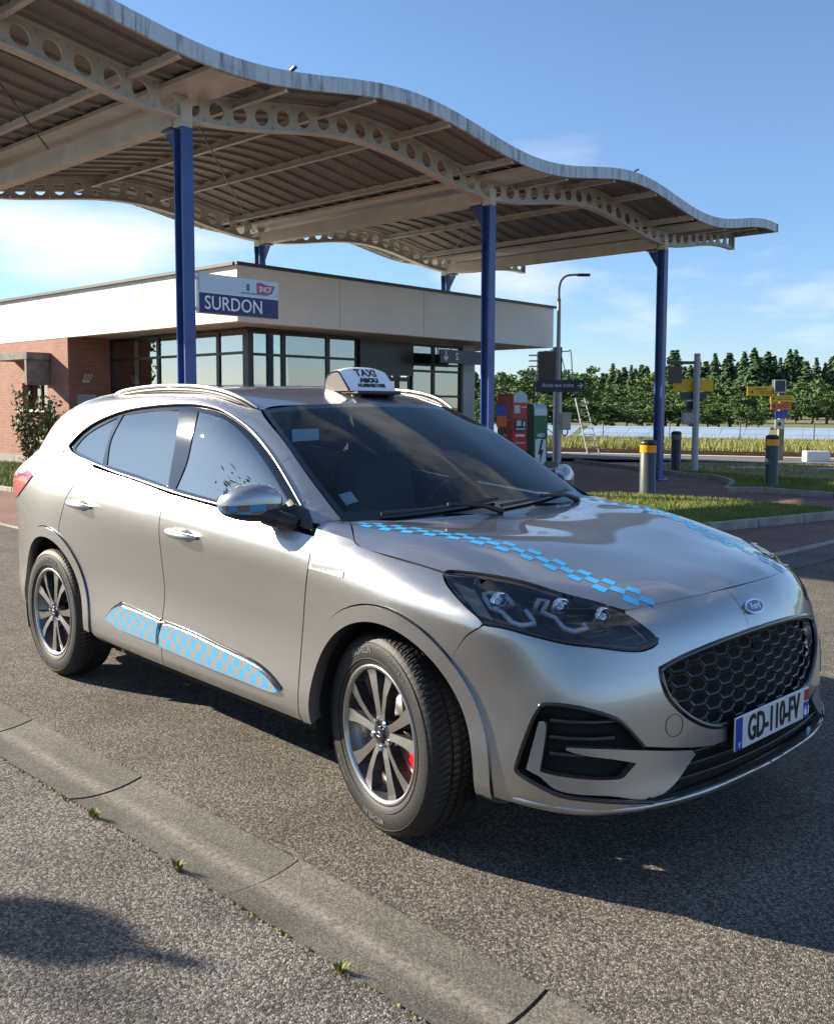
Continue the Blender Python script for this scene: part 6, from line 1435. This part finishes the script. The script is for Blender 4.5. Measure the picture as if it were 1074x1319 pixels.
# ---- wheels
TR_=.3545
def make_wheel(name):
    e=bpy.data.objects.new(name,None); COL.objects.link(e); e.parent=car
    n=360; prof=[(.232,.085),(.236,.100),(.25,.108),(.28,.1135),(.305,.113),(.325,.107),(.339,.097),(.3465,.086),(.351,.070),(.3525,.046),(.3525,.042),(.3455,.041),(.3455,.034),(.353,.033),(.3545,.012),(.3545,.007),(.347,.006)]
    prof=[(r,-y) for r,y in prof]+[(r,y) for r,y in prof[::-1]]
    V=[];F=[];k=len(prof)
    for a,(r,h) in enumerate(prof):
        for j in range(n):
            ph=(j+int(abs(h)*90)*(1 if h<0 else -1)*.8)%4; rr_=r
            if r>.345 and abs(h)>.036 and ph<1.2: rr_=r-.0055
            elif r>.352 and ph<.9: rr_=r-.004
            elif .335<r<=.3466 and abs(h)>.08 and (j%4)<1.5: rr_=r-.0022
            t=2*math.pi*j/n; V.append((rr_*math.cos(t),h,rr_*math.sin(t)))
    for i in range(k-1):
        for j in range(n): F.append((i*n+j,i*n+(j+1)%n,(i+1)*n+(j+1)%n,(i+1)*n+j))
    mb=MB(); mb.add(V,F,0,False); ty=mb.build('tyre',M['rubber'],e,fixn=True)
    for p in ty.data.polygons:
        c=p.center; r=math.hypot(c.x,c.z); p.use_smooth=r<.338
    mb=MB(); 
    for (r,hh) in((.262,.1115),(.318,.1113)): mb.tube([(r*math.cos(2*math.pi*j/72),-hh,r*math.sin(2*math.pi*j/72)) for j in range(72)],.0016,5,closed=True)
    mb.build('sidewall_ring',M['rubber'],e)
    def bend(txt,size,a0,rad,bold=0):
        me=text_mesh(txt,size,M['rub2'],depth=.0015,bold=bold)
        for v in me.vertices:
            x,y=v.co.x,v.co.y; a=a0-x/rad; r=rad+y; v.co=Vector((r*math.cos(a),-.1148+v.co.z*.6+max(0,(r-.30))*.10,r*math.sin(a)))
        me.update(); link_mesh('tyre_lettering',me,e)
    bend('MICHELIN',.030,R(108),.291,.0006); bend('225/60 R 18',.021,R(62),.293); bend('MICHELIN',.030,R(-92),.291,.0006); bend('225/60 R 18',.021,R(-140),.293)
    mb=MB(); mb.lathe([(.238,-.099),(.2415,-.104),(.236,-.1065),(.226,-.103),(.222,-.094)],72,axis='y'); mb.build('rim_lip',M['alloy'],e)
    mb=MB(); mb.lathe([(.222,-.094),(.218,-.06),(.205,-.04),(.205,.09),(.236,.1)],72,axis='y'); mb.build('rim_barrel',M['alloy'],e)
    for q in range(5):
        mb=MB(); a0=2*math.pi*q/5+math.pi/2
        for sd in(-1,1):
            A=[]
            for (r,da,wl,wr,h) in((.040,.20,.015,.013,-.088),(.085,.18,.014,.012,-.092),(.15,.19,.019,.012,-.095),(.205,.21,.031,.014,-.094),(.2275,.22,.039,.015,-.096)):
                a=a0+sd*da*(1 if r>.05 else 1.3); d=Vector((math.cos(a),0,math.sin(a))); t=Vector((-d.z,0,d.x))
                wo,wi=(wl,wr) # outer side wider
                A.append((d*r+t*sd*wo+Vector((0,h,0)), d*r-t*sd*wi+Vector((0,h+.004,0)), d*r+t*sd*(wo+.004)+Vector((0,h+.038,0)), d*r-t*sd*(wi+.004)+Vector((0,h+.038,0))))
            V=[v for a in A for v in a]
            F0=[];F1=[]
            for i in range(len(A)-1):
                b=4*i; F0.append((b,b+1,b+5,b+4)); F1+=[(b,b+4,b+6,b+2),(b+1,b+3,b+7,b+5),(b+2,b+6,b+7,b+3)]
            mb.add(V,F0,0); mb.add(V,F1,1)
        mb.build('spoke',[M['alloy'],M['alloyd']],e)
    mb=MB(); mb.lathe([(.066,-.055),(.064,-.078),(.050,-.086),(.034,-.090),(.030,-.084)],32,axis='y'); mb.build('hub',M['alloyd'],e)
    mb=MB(); mb.lathe([(.031,-.086),(.031,-.093),(.027,-.096),(0,-.097)],24,axis='y'); mb.build('centre_cap',M['gloss_black'],e)
    mb=MB(); mb.tube([(.015*math.cos(2*math.pi*j/20),-.0975,.008*math.sin(2*math.pi*j/20)) for j in range(20)],.0012,5,closed=True); mb.build('cap_mark',M['alloy'],e)
    for q in range(5):
        mb=MB(); a=2*math.pi*(q+.5)/5+math.pi/2; mb.lathe([(.0105,-.070),(.0105,-.092),(.008,-.098),(0,-.099)],6,axis='y',c=(.050*math.cos(a),0,.050*math.sin(a)),smooth=False); mb.build('wheel_nut',M['chrome'],e)
    mb=MB(); mb.lathe([(.05,-.012),(.158,-.012),(.158,.008),(.05,.008)],48,axis='y'); mb.build('brake_disc',M['disc'],e)
    mb=MB(); n=10; V=[]
    for k in range(n+1):
        a=R(-34+46*k/n)
        for (r,h) in((.118,-.048),(.182,-.048),(.182,.03),(.118,.03)): V.append((r*math.cos(a),h,r*math.sin(a)))
    mb.add(V,[(4*i+j,4*i+(j+1)%4,4*i+4+(j+1)%4,4*i+4+j) for i in range(n) for j in range(4)]+[(0,1,2,3),(4*n+3,4*n+2,4*n+1,4*n)]); mb.build('caliper',M['caliper'],e)
    return e
w0=make_wheel('wheel'); 
ST=-.1757
for x,y,rz in((0,-.795,ST),(-2.71,-.795,0),(0,.795,math.pi+ST),(-2.71,.795,math.pi)):
    o=w0 if (x==0 and y<0) else copy_tree(w0,car); o.location=(x,y,TR_-.002); o.rotation_euler=(0,R(0) if x==0 else R(25),rz)
    if o is not w0: o.parent=car
w0['label']='front right wheel turned outwards, red caliper behind the spokes'

# front lip and the colour-matched joint below the rear side window
lp_=on_surf([(FT.dot(Vector((x,y,0))),z) for x,y,z in((.56,-.86,.290),(.62,-.835,.287),(.745,-.775,.284),(.83,-.66,.284),(.88,-.57,.284),(.915,-.43,.285),(.937,-.30,.286),(.952,-.004,.287))],'front','low',-.009)
for s in(1,-1):
    mb=MB(); mb.tube([(p.x,p.y*s,p.z) for p in smooth_path(lp_,4)],.012,10); mb.build('front_lip',M['silver'],car)
bj=on_surf([(p.x,p.y) for p in smooth_path([(-2.24,1.168,0),(-2.40,1.197,0),(-2.62,1.228,0),(-2.85,1.232,0),(-3.05,1.222,0),(-3.30,1.188,0)],5)],'side','low',-.003)
mtube('quarter_joint',bj,.007,M['silver'],car,8)

mtube('belt_seal',on_surf([(p.x,p.y) for p in smooth_path([(a,b-.005,0) for a,b in beltF]+[(a,b-.005,0) for a,b in beltR[1:]],5)],'side','up',-.001),.0065,M['gloss_black'],car,6)
